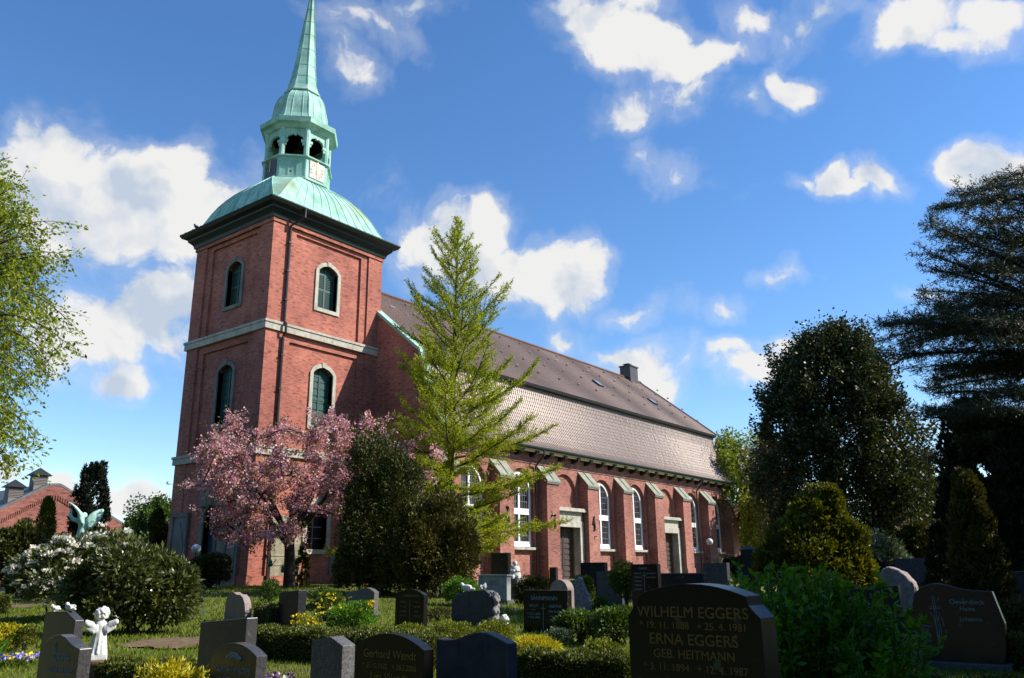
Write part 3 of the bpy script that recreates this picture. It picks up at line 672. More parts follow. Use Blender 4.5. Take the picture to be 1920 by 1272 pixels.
# tiled roof: real pantile waves, course by course
def tiled(prof, x0, x1, course=.34, pitch=.27, amp=.034, sub=6):
    prof = np.array(prof); seg = np.linalg.norm(np.diff(prof, axis=0), axis=1); s = np.concatenate([[0], np.cumsum(seg)]); Lt = s[-1]
    nc = int(Lt/course); ss, lift = [], []
    for k in range(nc):
        a, b = k*Lt/nc, (k+1)*Lt/nc; ss += [a+.001, b-.001]; lift += [.024, 0.0]
    ss = np.array(ss); lift = np.array(lift); Y = np.interp(ss, s, prof[:, 0]); Z = np.interp(ss, s, prof[:, 1])
    ty, tz = np.gradient(Y), np.gradient(Z); ty = np.interp(ss, s, np.gradient(prof[:, 0], s)); tz = np.interp(ss, s, np.gradient(prof[:, 1], s)); ln = np.hypot(ty, tz); ny, nz = -tz/ln, ty/ln
    if nz.mean() < 0: ny, nz = -ny, -nz
    nx = int((x1-x0)/pitch)*sub; X = np.linspace(x0, x1, nx+1); ph = (X-x0)/pitch*2*math.pi
    wave = amp*(np.sin(ph)+.35*np.sin(2*ph+.7))
    rgn = np.random.default_rng(5); jit = rgn.normal(0, .0025, (nc, nx//sub+1)); jit = np.repeat(np.repeat(jit, 2, 0), sub, 1)[:, :nx+1]
    H = wave[None, :]+lift[:, None]+jit
    V = np.stack([np.broadcast_to(X[None, :], H.shape), Y[:, None]+ny[:, None]*H, Z[:, None]+nz[:, None]*H], -1)
    r_, c_ = H.shape; i, j = np.meshgrid(np.arange(r_-1), np.arange(c_-1), indexing='ij'); a = (i*c_+j).ravel()
    return V.reshape(-1, 3), np.stack([a, a+1, a+c_+1, a+c_], 1)
low = [(-6.92, 10.3), (-6.5, 10.72), (-6.05, 11.42), (-5.55, 12.35), (-5.1, 13.3), (-4.72, 14.4), (-4.55, 15.3), (-4.5, 15.75)]
upr = [(-4.95, 15.78), (-4.2, 16.4), (4.5, 23.3)]
for nm, pr, x0 in (('lower_roof', low, NX0+.42), ('upper_roof', upr, NX0+.42)):
    mb = MB(); V, F = tiled(pr, x0, NX1+(.12 if nm == 'lower_roof' else .3)); mb.add(V, F); o = part(mb, nm, M_TILE, fix=False)
    mb = MB(); n = len(pr); mir = [(9.0-y, z) for y, z in pr]
    mb.add([(x, y, z) for x in (x0, NX1+.2) for y, z in mir], [(k, k+1, n+k+1, n+k) for k in range(n-1)]); part(mb, 'north_roof_slope', M_TILE)
mb = MB(); mb.prism([(-4.95, 15.74), (-4.9, 15.6), (-4.6, 15.55), (-4.3, 15.9), (-4.5, 16.05)], lambda y, z, d: (NX0+.42+d, y, z), 0, NX1-NX0-.1); part(mb, 'roof_break_shadow', M_BLACK)  # black strip stands in for the shadow line under the upper roof edge
mb = MB()
for k in range(140): mb.tube([(NX0+.4+k*.337, 4.5, 23.36), (NX0+.4+(k+1)*.337+.03, 4.5, 23.4)], .15, 7, cap=False)
part(mb, 'ridge_tiles', plain('matt_ridge_tile', (.12, .066, .05), .8, 0, .2))
mb = MB()
for pr, xo in ((low, .1), (upr, .3)):
    p2 = np.array(pr); s = np.concatenate([[0], np.cumsum(np.linalg.norm(np.diff(p2, axis=0), axis=1))])
    for t in np.arange(0, s[-1]-.2, .34):
        a = [np.interp(t, s, p2[:, 0]), np.interp(t, s, p2[:, 1])]; b = [np.interp(t+.4, s, p2[:, 0]), np.interp(t+.4, s, p2[:, 1])]
        mb.tube([(NX1+xo, a[0], a[1]+.1), (NX1+xo, b[0], b[1]+.07)], .13, 6, cap=False)
part(mb, 'verge_tiles', M_TILE)
# copper coping on the west gable
cop = [(y, z) for y, z in gp[2:]]
cy = [(-6.9, 10.42)] + [(y, z) for y, z in cop]
mb = MB(); up = [(y-.10, z+.16) for y, z in cy[:-1]]+[(4.5, 23.5)]
loop = cy+up[::-1]; mb.prism(loop, lambda y, z, d: (NX0-.08+d, y, z), 0, .75); part(mb, 'gable_coping', M_COPPER)
# chimney, roof lights, snow hooks
mb = MB(); mb.box(53.3, 55.1, 3.8, 5.2, 22.6, 24.72); mb.box(53.2, 55.2, 3.7, 5.3, 24.72, 24.86)
ch = part(mb, 'chimney', stone('dark_clad_chimney', (.03, .024, .024), (.05, .04, .04), .5, 4)); mb = MB(); mb.box(53.5, 54.3, 4.1, 4.9, 25.05, 25.12); mb.box(53.6, 54.2, 4.2, 4.3, 24.86, 25.05); mb.box(53.6, 54.2, 4.7, 4.8, 24.86, 25.05); part(mb, 'chimney_cap', M_BLACK, ch)
def on_upper(px, py):
    p, q = np.array([0, -4.2, 16.4]), np.array([0, 4.5, 23.3]); t = q-p; nrm = np.array([0, -t[2], t[1]]); nrm /= np.linalg.norm(nrm)
    v = ray(px, py); k = np.dot(p-CAM, nrm)/np.dot(v, nrm); return CAM+v*k
sl = unit(np.array([0, 8.7, 6.9])); nr = np.array([0, -sl[2], sl[1]])
def roof_slab(mb, c, w, h, t0, t1):
    c = np.asarray(c); ex = np.array([1., 0, 0]); v = [c+ex*a*w/2+sl*b*h/2+nr*t for t in (t0, t1) for a, b in ((-1, -1), (1, -1), (1, 1), (-1, 1))]
    mb.add(v, [(0, 3, 2, 1), (4, 5, 6, 7), (0, 1, 5, 4), (1, 2, 6, 5), (2, 3, 7, 6), (3, 0, 4, 7)])
for (px, py) in ((1120, 721), (1222.5, 755)):
    c = on_upper(px, py); mb = MB(); roof_slab(mb, c, .8, 1.1, .05, .18); o = part(mb, 'roof_window', M_DARKGREEN); mb = MB(); roof_slab(mb, c, .62, .92, .18, .2); part(mb, 'pane', plain('sky_pane', (.25, .3, .36), .08, 0, .8) if 'sky_pane' not in MATS else MATS['sky_pane'], o)
for (px, py) in ((1042, 677), (1101, 697), (1152, 714), (1198, 730), (735, 578)):
    c = on_upper(px, py); mb = MB(); roof_slab(mb, c, .55, .12, .08, .14); part(mb, 'ladder_hook', plain('zinc', (.45, .45, .45), .4, .5) if 'zinc' not in MATS else MATS['zinc'])
for k in range(60):
    rr = random.Random(k); px, py = rr.uniform(960, 1290), 0
    x = NX0+4+k*.78; t = (.2, .45, .7, .9)[k % 4]; c = np.array([x, -4.2+8.7*t, 16.4+6.9*t]); mb = MB() if k == 0 else mb
    roof_slab(mb, c, .14, .22, .07, .2)
part(mb, 'vent_tiles', M_TILE)
# ------------------------------------------------------------------ vegetation tools
def rng(s): return np.random.default_rng(s)
def rand_dirs(g, n):
    v = g.normal(size=(n, 3)); return v/np.linalg.norm(v, axis=1)[:, None]
def leaf_quads(P, D, size, g, aspect=.5, spread=.6, fold=0.0, kite=True):
    """a small leaf at each point P growing along D"""
    n = len(P); d = D+g.normal(0, spread, (n, 3)); d /= np.linalg.norm(d, axis=1)[:, None]+1e-9
    a = np.cross(d, rand_dirs(g, n)); a /= np.linalg.norm(a, axis=1)[:, None]+1e-9
    s = np.broadcast_to(np.asarray(size, float), (n,))*g.uniform(.65, 1.3, n); s = s[:, None]
    if kite: return np.stack([P, P+d*s*.5+a*s*aspect*.5, P+d*s, P+d*s*.5-a*s*aspect*.5], 1)
    return np.stack([P-a*s*aspect*.5, P+a*s*aspect*.5, P+d*s+a*s*aspect*.4, P+d*s-a*s*aspect*.4], 1)
def blob_points(g, c, rad, n, clumps=26, clump_r=.34, inner=.25, zmin=None):
    """points of a bushy crown: knobbly clumps over an ellipsoid, so its outline is uneven"""
    c = np.asarray(c, float); rad = np.asarray(rad, float)
    cd = rand_dirs(g, clumps); cd[:, 2] = np.where(cd[:, 2] < -.55, -cd[:, 2], cd[:, 2])
    cc = c+cd*rad*g.uniform(.62, .86, (clumps, 1)); cr = clump_r*g.uniform(.65, 1.35, clumps)
    k = g.integers(0, clumps, n); d = rand_dirs(g, n); r = g.uniform(.55, 1, n)**.5
    P = cc[k]+d*(r*cr[k])[:, None]*rad
    m = int(n*inner); P[:m] = c+rand_dirs(g, m)*rad*(g.uniform(.1, .85, m)**.5)[:, None]
    D = (P-c)/rad; D /= np.linalg.norm(D, axis=1)[:, None]+1e-9
    if zmin is not None:
        keep = P[:, 2] > zmin; P, D = P[keep], D[keep]
    return P, D
class Tree:
    def __init__(s, seed): s.g = rng(seed); s.mb = MB(); s.tips = []; s.tipd = []
    def limb(s, p, d, L, r0, r1=None, bend=0., up=0., n=6, sides=5, wob=.12):
        """a curving tapered limb; returns its points"""
        pts = [np.array(p, float)]; d = unit(d); r1 = r0*.35 if r1 is None else r1
        for i in range(n):
            d = unit(d+s.g.normal(0, wob, 3)/n**.5+np.array([0, 0, up/n])); pts.append(pts[-1]+d*L/n)
        s.mb.tube(pts, np.linspace(r0, r1, n+1), sides, cap=False); return np.array(pts)
    def fork(s, p, d, L, r, depth, k=(2, 4), ang=.6, up=.1, shrink=.68, tipn=5, taper=.6, minr=.006):
        pts = s.limb(p, d, L, r, max(r*taper, minr), up=up, n=5, sides=6 if r > .05 else 4)
        if depth == 0:
            for q in np.linspace(.2, 1, tipn):
                i = q*(len(pts)-1); j = min(int(i), len(pts)-2); s.tips.append(pts[j]+(pts[j+1]-pts[j])*(i-j)); s.tipd.append(unit(pts[-1]-pts[0]))
            return
        m = s.g.integers(k[0], k[1]+1)
        for q in range(m):
            t = s.g.uniform(.45, 1) if q else 1.0; i = t*(len(pts)-1); j = min(int(i), len(pts)-2); b = pts[j]+(pts[j+1]-pts[j])*(i-j)
            dd = unit(unit(pts[-1]-pts[-2])+s.g.normal(0, ang, 3)*(.5 if q == 0 else 1)); s.fork(b, dd, L*shrink*s.g.uniform(.75, 1.2), max(r*taper*.85, minr), depth-1, k, ang, up, shrink, tipn, taper, minr)
def thing_tree(name, label, cat, base, group=None): return empty(name, base, label, cat, group)
M_BARK = stone('grey_brown_bark', (.035, .028, .022), (.085, .07, .055), .9, 8, .2, .5)
M_CHERRYBARK = stone('dark_cherry_bark', (.022, .016, .014), (.05, .038, .032), .8, 8, .3, .5)
L_LARCH = leafmat('spring_larch_needles', [(.20, .25, .012), (.32, .37, .02), (.42, .46, .035)], .6, .5, .2)
L_CEDAR = leafmat('blue_green_cedar_needles', [(.020, .034, .016), (.04, .054, .026), (.075, .082, .04)], .6, .1, .3)
L_HOLLY = leafmat('glossy_dark_leaves', [(.016, .026, .007), (.042, .056, .013), (.115, .115, .032)], .5, .15, .35)
L_SPRING = leafmat('fresh_spring_leaves', [(.10, .15, .015), (.17, .22, .02), (.24, .27, .035)], .5, .4, .3)
L_YELLOWGREEN = leafmat('yellow_green_leaves', [(.14, .16, .012), (.22, .24, .018), (.30, .30, .03)], .5, .4, .3)
L_MID = leafmat('mid_green_leaves', [(.035, .075, .010), (.065, .12, .014), (.11, .17, .02)], .45, .3, .4)
L_BRIGHT = leafmat('bright_green_leaves', [(.05, .14, .008), (.09, .22, .012), (.15, .28, .02)], .45, .35, .4)
L_YEW = leafmat('dark_yew_needles', [(.022, .032, .007), (.05, .06, .010), (.12, .115, .018)], .55, .12, .3)
L_BLACKYEW = leafmat('very_dark_conifer_needles', [(.008, .013, .007), (.014, .022, .010), (.024, .032, .013)], .6, .05, .2)
L_GOLDYEW = leafmat('gold_tipped_yew_needles', [(.035, .045, .006), (.11, .12, .008), (.24, .23, .014)], .5, .25, .3)
L_THUJA = leafmat('brownish_thuja_sprays', [(.03, .035, .008), (.07, .07, .012), (.12, .10, .018)], .6, .15, .2)
L_COPPER = leafmat('coppery_young_leaves', [(.07, .045, .018), (.13, .075, .028), (.18, .12, .04)], .4, .3, .4)
L_RHODO = leafmat('leathery_rhododendron_leaves', [(.045, .065, .014), (.085, .105, .026), (.14, .15, .05)], .33, .15, .6)
L_BOX = leafmat('clipped_box_leaves', [(.034, .055, .007), (.085, .105, .012), (.155, .165, .018)], .5, .2, .3)
L_PINK = leafmat('pink_cherry_petals', [(.48, .17, .25), (.70, .37, .44), (.84, .63, .66)], .6, .35, .2, (1.1, .9, .95))
L_WHITEFL = leafmat('white_blossom', [(.80, .78, .70), (.88, .87, .82), (.86, .74, .70)], .6, .3, .2, (1, 1, .95))
L_YELLOW = leafmat('golden_yellow_foliage', [(.30, .27, .012), (.46, .40, .015), (.58, .50, .03)], .5, .35, .3)
L_BLUEFL = leafmat('blue_violet_petals', [(.12, .10, .55), (.22, .20, .68), (.55, .55, .80)], .6, .2, .2, (1, 1, 1))
L_YELFL = leafmat('yellow_petals', [(.72, .50, .02), (.80, .66, .04)], .6, .25, .2, (1, 1, .6))
L_PURPLE = leafmat('purple_petals', [(.06, .01, .10), (.14, .03, .20), (.55, .45, .6)], .6, .2, .2, (1, 1, 1))
L_SILVER = leafmat('silvery_groundcover', [(.10, .14, .08), (.16, .21, .12), (.24, .28, .17)], .6, .25, .2)
L_GRASS = leafmat('grass_blades', [(.075, .13, .008), (.14, .20, .014), (.24, .26, .035)], .6, .4, .2)
L_REDBROWN = leafmat('reddish_old_leaves', [(.035, .020, .008), (.07, .03, .012), (.11, .045, .016)], .5, .25, .3)

def bush(name, label, cat, px, d, w, z0, z1, mat, n, leaf, seed, depth=None, group=None, clumps=26, cr=.34, aspect=.5, spread=.7, stem=True, squash=None, pos=None):
    """free-growing shrub: w = width in metres, z0..z1 above its ground"""
    g = rng(seed); b = at(px, d) if pos is None else np.array(pos, float); root = thing_tree(name, label, cat, b, group)
    rad = np.array([w/2*fx(px), (depth or w)/2*fx(px), (z1-z0)/2]); c = b+np.array([0, 0, (z0+z1)/2])
    P, D = blob_points(g, c, rad*.9, n, clumps, cr, zmin=b[2]+.02)
    D[:, 2] += .35
    quads_mesh('foliage', leaf_quads(P, D, leaf, g, aspect, spread), mat, root, b)
    if stem:
        t = Tree(seed+1)
        for k in range(6):
            e = c+rand_dirs(g, 1)[0]*rad*.5; t.limb(b, e-b+np.array([0, 0, .3]), np.linalg.norm(e-b), .035*max(.5, min(w, 3)), up=.2)
        t.mb.build('stems', M_BARK, root, b, smooth=True)
    return root, g, b, c, rad

# ------------------------------------------------------------------ the big trees round the church
def larch():
    b = at(836, 45); top = at3(860, 408, 45); H = top[2]-b[2]; g = rng(11); t = Tree(12)
    root = thing_tree('larch_tree', 'tall feathery larch in fresh yellow green leaf before the church roof', 'tree', b)
    tr = [b+(top-b)*s+np.array([math.sin(s*5)*.12, math.cos(s*4)*.1, 0])*(1-s) for s in np.linspace(0, 1, 14)]
    t.mb.tube(tr, np.linspace(.26, .02, 14), 8); tr = np.array(tr)
    pts, dirs = [], []
    N = 104
    for i in range(N):
        s = .07+.92*(i/N)**.95; p = np.array([np.interp(s, np.linspace(0, 1, 14), tr[:, k]) for k in range(3)])
        az = i*2.399+g.uniform(-.3, .3); Lm = (7.8*(1-s)**.64+.1)*g.uniform(.55, 1.15)*(1.0 if s < .9 else .55)
        if s < .3: Lm *= .7+s
        el = R(-6+58*s**1.15)+g.normal(0, .1); d = np.array([math.cos(az)*math.cos(el), math.sin(az)*math.cos(el), math.sin(el)])
        q = t.limb(p, d, Lm, .075*(1-s)+.018, .008, up=.62 if s > .35 else .35, n=8, sides=4, wob=.16)
        ts = np.linspace(.12, 1, int(Lm*7)+3)
        for u in ts:
            x = np.array([np.interp(u, np.linspace(0, 1, 9), q[:, k]) for k in range(3)]); ax = unit(q[min(8, int(u*8)+1)]-q[max(0, int(u*8)-1)])
            pts.append(x); dirs.append(ax)
            for rep_ in range((1 if g.random() < .5 else 2) if s < .5 else int(g.random() < .92)):
                side = unit(np.cross(ax, [0, 0, 1]))*(1 if g.random() < .5 else -1); l2 = Lm*.33*(1.12-u)*g.uniform(.5, 1.25)+.2
                e = unit(ax*.75+side*g.uniform(.5, 1.)+np.array([0, 0, g.normal(.02 if s < .5 else .12, .25)]))
                w2 = t.limb(x, e, l2, .013, .005, up=.15, n=3, sides=3, wob=.2)
                for v in np.linspace(.15, 1, int(l2*8)+2):
                    pts.append(np.array([np.interp(v, np.linspace(0, 1, 4), w2[:, k]) for k in range(3)])); dirs.append(e)
    for s in np.linspace(.2, 1, 420): pts.append(np.array([np.interp(s, np.linspace(0, 1, 14), tr[:, k]) for k in range(3)])+g.normal(0, .16*(1.15-s), 3)); dirs.append(np.array([0, 0, 1.]))
    P = np.repeat(np.array(pts), 5, 0); D = np.repeat(np.array(dirs), 5, 0); P += g.normal(0, .04, P.shape)
    quads_mesh('crown', leaf_quads(P, D*.4, .098, g, .5, .8), L_LARCH, root, b)
    t.mb.build('trunk', M_BARK, root, b, smooth=True)
larch()

def cherry():
    b = at(543, 43); g = rng(21); root = thing_tree('cherry_tree', 'spreading cherry tree covered in pink blossom before the tower', 'tree', b); t = Tree(22)
    tr = t.limb(b, (0, 0, 1), 2.6, .30, .23, n=5, sides=9, wob=.06)
    def w(px, py, d): return at3(px, py, d)
    # crown targets read off the photograph, spread in depth
    targets = []
    outline = [(352, 905), (385, 840), (430, 800), (470, 830), (520, 815), (560, 820), (610, 800), (650, 820), (700, 850), (715, 790), (760, 830), (810, 860), (790, 900), (740, 900), (680, 900), (640, 930), (600, 900), (560, 900), (500, 880), (450, 880), (400, 920), (430, 950), (480, 960), (540, 950), (410, 990), (450, 1010), (500, 1000), (580, 970), (620, 960), (670, 960), (440, 915), (530, 860), (580, 850), (620, 860), (470, 925), (390, 880), (660, 880), (690, 930), (415, 860), (575, 930), (505, 930), (545, 1000), (455, 845), (740, 855), (720, 815), (425, 1005), (640, 850), (600, 830), (555, 880), (480, 990)]
    for i, (px, py) in enumerate(outline):
        targets.append(w(px, py, 43+g.uniform(-4.5, 2.0)))
        if px < 700: targets.append(w(px+g.uniform(-22, 22), py+g.uniform(-15, 15), 43+g.uniform(-4.5, 2.5)))
    mains = []
    for k in range(8):
        az = k*math.pi/4+.3; q = t.limb(tr[-1]-np.array([0, 0, .3*(k % 3)]), (math.cos(az)*.9, math.sin(az)*.9, .75), g.uniform(2.6, 3.6), .15, .08, up=.35, n=6, sides=6); mains.append(q)
    node = np.concatenate(mains)
    tips, td = [], []
    for T in targets:
        j = np.argmin(np.linalg.norm(node-T, axis=1)+.4*np.maximum(0, node[:, 2]-T[2])); s = node[j]
        mid = (s+T)/2+g.normal(0, .35, 3)+np.array([0, 0, .25]); u = np.linspace(0, 1, 7)[:, None]
        path = (1-u)**2*s+2*u*(1-u)*mid+u**2*T; t.mb.tube(path, np.linspace(.05, .014, 7), 4, cap=False)
        node = np.concatenate([node, path[3:6]]) if len(node) < 400 else node
        for q in path[2:]: tips.append(q); td.append(unit(path[-1]-path[0]))
        for k in range(7):
            o = path[g.integers(2, 7)]; e = unit(unit(path[-1]-path[-3])+g.normal(0, .8, 3)+np.array([0, 0, .15])); l = g.uniform(.5, 1.35)
            tw = t.limb(o, e, l, .014, .005, up=.2, n=4, sides=3, wob=.3)
            for q in tw[1:]: tips.append(q); td.append(e)
            tips.append((tw[2]+tw[3])/2); td.append(e)
    tips = np.array(tips); td = np.array(td); n = len(tips)
    keep = g.random(n) < .46; cl = tips[keep]; m = len(cl); nb = 20
    C_ = np.repeat(cl, nb, 0); d = rand_dirs(g, m*nb); rr = np.repeat(g.uniform(.10, .25, m), nb); P = C_+d*rr[:, None]*g.uniform(.4, 1, (m*nb, 1))
    quads_mesh('blossom', leaf_quads(P, d, .10, g, .95, .5), L_PINK, root, b)
    P = np.repeat(tips, 3, 0)+g.normal(0, .12, (n*3, 3)); quads_mesh('leaves', leaf_quads(P, np.repeat(td, 3, 0)+np.array([0, 0, .3]), .13, g, .45, .7), leafmat('bronze_green_young_leaves', [(.08, .10, .015), (.16, .18, .02), (.22, .15, .04)], .45, .4, .3), root, b)
    t.mb.build('trunk', M_CHERRYBARK, root, b, smooth=True)
cherry()

def deciduous(name, label, px, d, py_top, w, mat, seed, zlow=2.0, leafs=.16, n=26000, bark=M_BARK, cat='tree', group=None, dens=1., cl=40, cr=.26, lean=0, inner=.12):
    g = rng(seed); b = at(px, d); top = at3(px, py_top, d)[2]; H = top-b[2]; root = thing_tree(name, label, cat, b, group); t = Tree(seed+1)
    c = b+np.array([0, 0, (H+zlow)/2])+FLAT_R*lean; w = w*fx(px); rad = np.array([w/2, w/2, (H-zlow)/2])
    tr = t.limb(b, (0, 0, 1), max(zlow, 1)+H*.35, .02*H+.05, .01*H+.02, n=6, sides=8, wob=.05)
    # clumps at limb ends
    cd = rand_dirs(g, cl); cd[:, 2] = np.where(cd[:, 2] < -.7, -cd[:, 2], cd[:, 2]); cc = c+cd*rad*g.uniform(.45, .9, (cl, 1)); cR = cr*g.uniform(.6, 1.4, cl)
    for e in cc:
        s = tr[g.integers(2, 7)]; mid = (s+e)/2+g.normal(0, .4, 3)+np.array([0, 0, .3]); u = np.linspace(0, 1, 6)[:, None]; path = (1-u)**2*s+2*u*(1-u)*mid+u**2*e
        t.mb.tube(path, np.linspace(.006*H, .02, 6), 4, cap=False)
        for k in range(5): t.limb(path[g.integers(3, 6)], e-s+g.normal(0, 2.5, 3), rad[0]*cr*1.2, .02, .006, n=4, sides=3)
    k = g.integers(0, cl, n); dd = rand_dirs(g, n); r = g.uniform(.0, 1, n)**.45
    P = cc[k]+dd*(r*cR[k])[:, None]*rad*1.1; m = int(n*inner); P[:m] = c+rand_dirs(g, m)*rad*(g.uniform(.05, .8, m)**.5)[:, None]
    D = dd.copy(); D[:, 2] -= .2
    quads_mesh('crown', leaf_quads(P, D, leafs, g, .6, .6), mat, root, b); t.mb.build('trunk', bark, root, b, smooth=True)
    return root
# behind the east end and to the right
deciduous('leafy_tree', 'light green spring tree rising behind the east end of the church', 1385, 95, 800, 13.5, L_SPRING, 31, 1.5, .34, 24000, cl=60, cr=.2)
deciduous('leafy_tree', 'yellow green tree low behind the last church buttress', 1455, 88, 905, 8.5, L_YELLOWGREEN, 33, .6, .34, 11000, cl=36, cr=.26)
deciduous('leafy_tree', 'bright green tree in the gap between holly and dark conifers', 1765, 62, 885, 8.5, L_BRIGHT, 35, .8, .24, 15000, cl=40, cr=.24)
deciduous('copper_tree', 'small tree with coppery young leaves at the left edge of the holly', 1462, 52, 790, 4.4, L_COPPER, 37, 1.8, .17, 9000, cl=30, cr=.25)
def holly():
    g = rng(41); d0 = 43.0; b = at(1598, d0); root = thing_tree('holly_tree', 'big glossy dark evergreen holly with a ragged pointed top', 'tree', b); t = Tree(42)
    top = at3(1575, 612, d0); H = top[2]-b[2]; k = 1/ppm(d0)
    t.mb.tube([b, b+np.array([0, 0, H*.5]), b+np.array([0, 0, H*.92])], [.3, .16, .03], 8)
    prof = [(.02, 3.2), (.15, 3.9), (.35, 4.3), (.54, 4.1), (.68, 3.4), (.8, 2.7), (.88, 2.0), (.95, 1.2), (1.0, .4)]
    pp = []; dd = []
    for i in range(520):
        s = g.uniform(.02, .99)**.92; r = np.interp(s, *zip(*prof))*g.uniform(.42, .93); az = g.uniform(0, 6.283)
        o = b+np.array([0, 0, s*H*.97]); e = o+np.array([math.cos(az)*r, math.sin(az)*r, r*.22]); 
        if i % 3 == 0: t.limb(o-np.array([0, 0, r*.25]), e-o+np.array([0, 0, r*.25]), r, .03, .008, n=4, sides=3)
        m = int(g.uniform(100, 380)); q = e+g.normal(0, 1, (m, 3))*np.array([.30, .30, .38])*g.uniform(.5, 1.45); pp.append(q); dd.append(np.tile(unit(e-o), (m, 1)))
        if i % 3 == 0: q = e+unit(e-o)*g.uniform(.3, 1.0)+np.array([0, 0, g.uniform(-.3, .6)])+g.normal(0, 1, (90, 3))*np.array([.16, .16, .3]); pp.append(q); dd.append(np.tile(unit(e-o), (90, 1)))
    for px, py in ((1500, 665), (1520, 640), (1578, 600), (1618, 605), (1645, 660), (1480, 700), (1560, 625), (1600, 625), (1540, 640)):
        e = at3(px, py, d0+g.uniform(-1, 1)); t.limb(e-np.array([0, 0, 2.2]), (0, 0, 1), 2.3, .03, .01, n=4, sides=3)
        m = 150; z = g.uniform(0, 1, m); q = e+np.stack([g.normal(0, .1+.25*z), g.normal(0, .1+.25*z), -z*2.0], 1); pp.append(q); dd.append(np.tile([0, 0, 1.], (m, 1)))
    P = np.concatenate(pp); D = np.concatenate(dd); D[:, 2] += .2
    quads_mesh('crown', leaf_quads(P, D, .17, g, .62, .8), L_HOLLY, root, b); t.mb.build('trunk', M_BARK, root, b, smooth=True)
holly()
def cedar():
    d0 = 34.0; b = at(2150, d0); g = rng(51); root = thing_tree('cedar_tree', 'large dark cedar with tiered needle branches reaching in from the right', 'tree', b); t = Tree(52)
    H = at3(1920, 330, d0)[2]-b[2]+1.2
    tr = np.array([b+np.array([0, 0, H*s]) for s in np.linspace(0, 1, 12)]); t.mb.tube(tr, np.linspace(.5, .05, 12), 9)
    k = 1/ppm(d0); pts, dirs = [], []
    # limbs towards the picture (left), each given where its tip ends; plus limbs all round
    tips = [(1850, 345), (1790, 358), (1745, 395), (1735, 415), (1770, 440), (1730, 470), (1735, 500), (1790, 500), (1726, 545), (1800, 560), (1770, 610), (1650, 612), (1645, 640), (1690, 655), (1650, 670), (1715, 690), (1745, 720), (1790, 700), (1725, 770), (1790, 760), (1850, 740), (1700, 610), (1800, 640), (1840, 420), (1880, 380), (1860, 500), (1880, 560), (1760, 580), (1840, 600), (1880, 680), (1735, 735), (1760, 870), (1800, 830), (1740, 860), (1890, 460), (1810, 400), (1905, 350), (1740, 785), (1830, 690), (1860, 640)]
    for i, (px, py) in enumerate(tips):
        for rep in range(2):
            T = at3(px+(0 if rep == 0 else g.uniform(5, 40)), py+(0 if rep == 0 else g.uniform(-14, 14)), d0+g.uniform(-5, 5)); r = np.linalg.norm((T-b)[:2])
            z0 = min(max(T[2]-r*(.12 if py > 560 else .35)-b[2], 1.5), H*.96); s = b+np.array([0, 0, z0])
            mid = (s+T)/2+np.array([0, 0, r*(.10 if py > 560 else .02)]); u = np.linspace(0, 1, 14)[:, None]; path = (1-u)**2*s+2*u*(1-u)*mid+u**2*T
            t.mb.tube(path, np.linspace(.012*r+.02, .012, 14), 5, cap=False); pts += list(path[5:]); dirs += [unit(T-s)]*9
            n2 = int(r*4.2)
            for q in range(n2):
                f = .22+.76*(q+g.random())/n2; x = np.array([np.interp(f, u[:, 0], path[:, c_]) for c_ in range(3)]); ax = unit(T-s); side = unit(np.cross(ax, [0, 0, 1]))*(1 if q % 2 else -1)
                L2 = (r*.22*(1.1-f)+.45)*g.uniform(.5, 1.2); e = unit(ax*.9+side*g.uniform(.25, .9)+np.array([0, 0, g.normal(.02, .16)]))
                tw = t.limb(x, e, L2, .016, .006, up=-.12, n=4, sides=3, wob=.22)
                for v in np.linspace(.1, 1, int(L2*7)+2):
                    y = np.array([np.interp(v, np.linspace(0, 1, 5), tw[:, c_]) for c_ in range(3)]); pts.append(y); dirs.append(e)
                for w_ in range(2):
                    y = tw[g.integers(1, 4)]; e2 = unit(e+g.normal(0, .5, 3)); tw2 = t.limb(y, e2, L2*.45, .009, .004, n=3, sides=3, wob=.25)
                    for z in tw2[1:]: pts.append(z); dirs.append(e2)
    for i in range(36):
        s = .15+.82*i/36; az = i*2.4; d = np.array([math.cos(az), math.sin(az), .12])
        if np.dot(d, -FLAT_R) > .35: continue
        r = (1-s)*7+1.5; q = t.limb(b+np.array([0, 0, s*H]), d, r, .09, .02, n=6, sides=4); 
        for x in q[1:]:
            for w_ in range(12): pts.append(x+g.normal(0, .5, 3)*np.array([1, 1, .25])); dirs.append(unit(d+g.normal(0, .5, 3)))
    P = np.repeat(np.array(pts), 6, 0); D = np.repeat(np.array(dirs), 6, 0); P = P+g.normal(0, .055, P.shape)
    quads_mesh('crown', leaf_quads(P, D*.6, .155, g, .18, .75), L_CEDAR, root, b); t.mb.build('trunk', M_CHERRYBARK, root, b, smooth=True)
cedar()
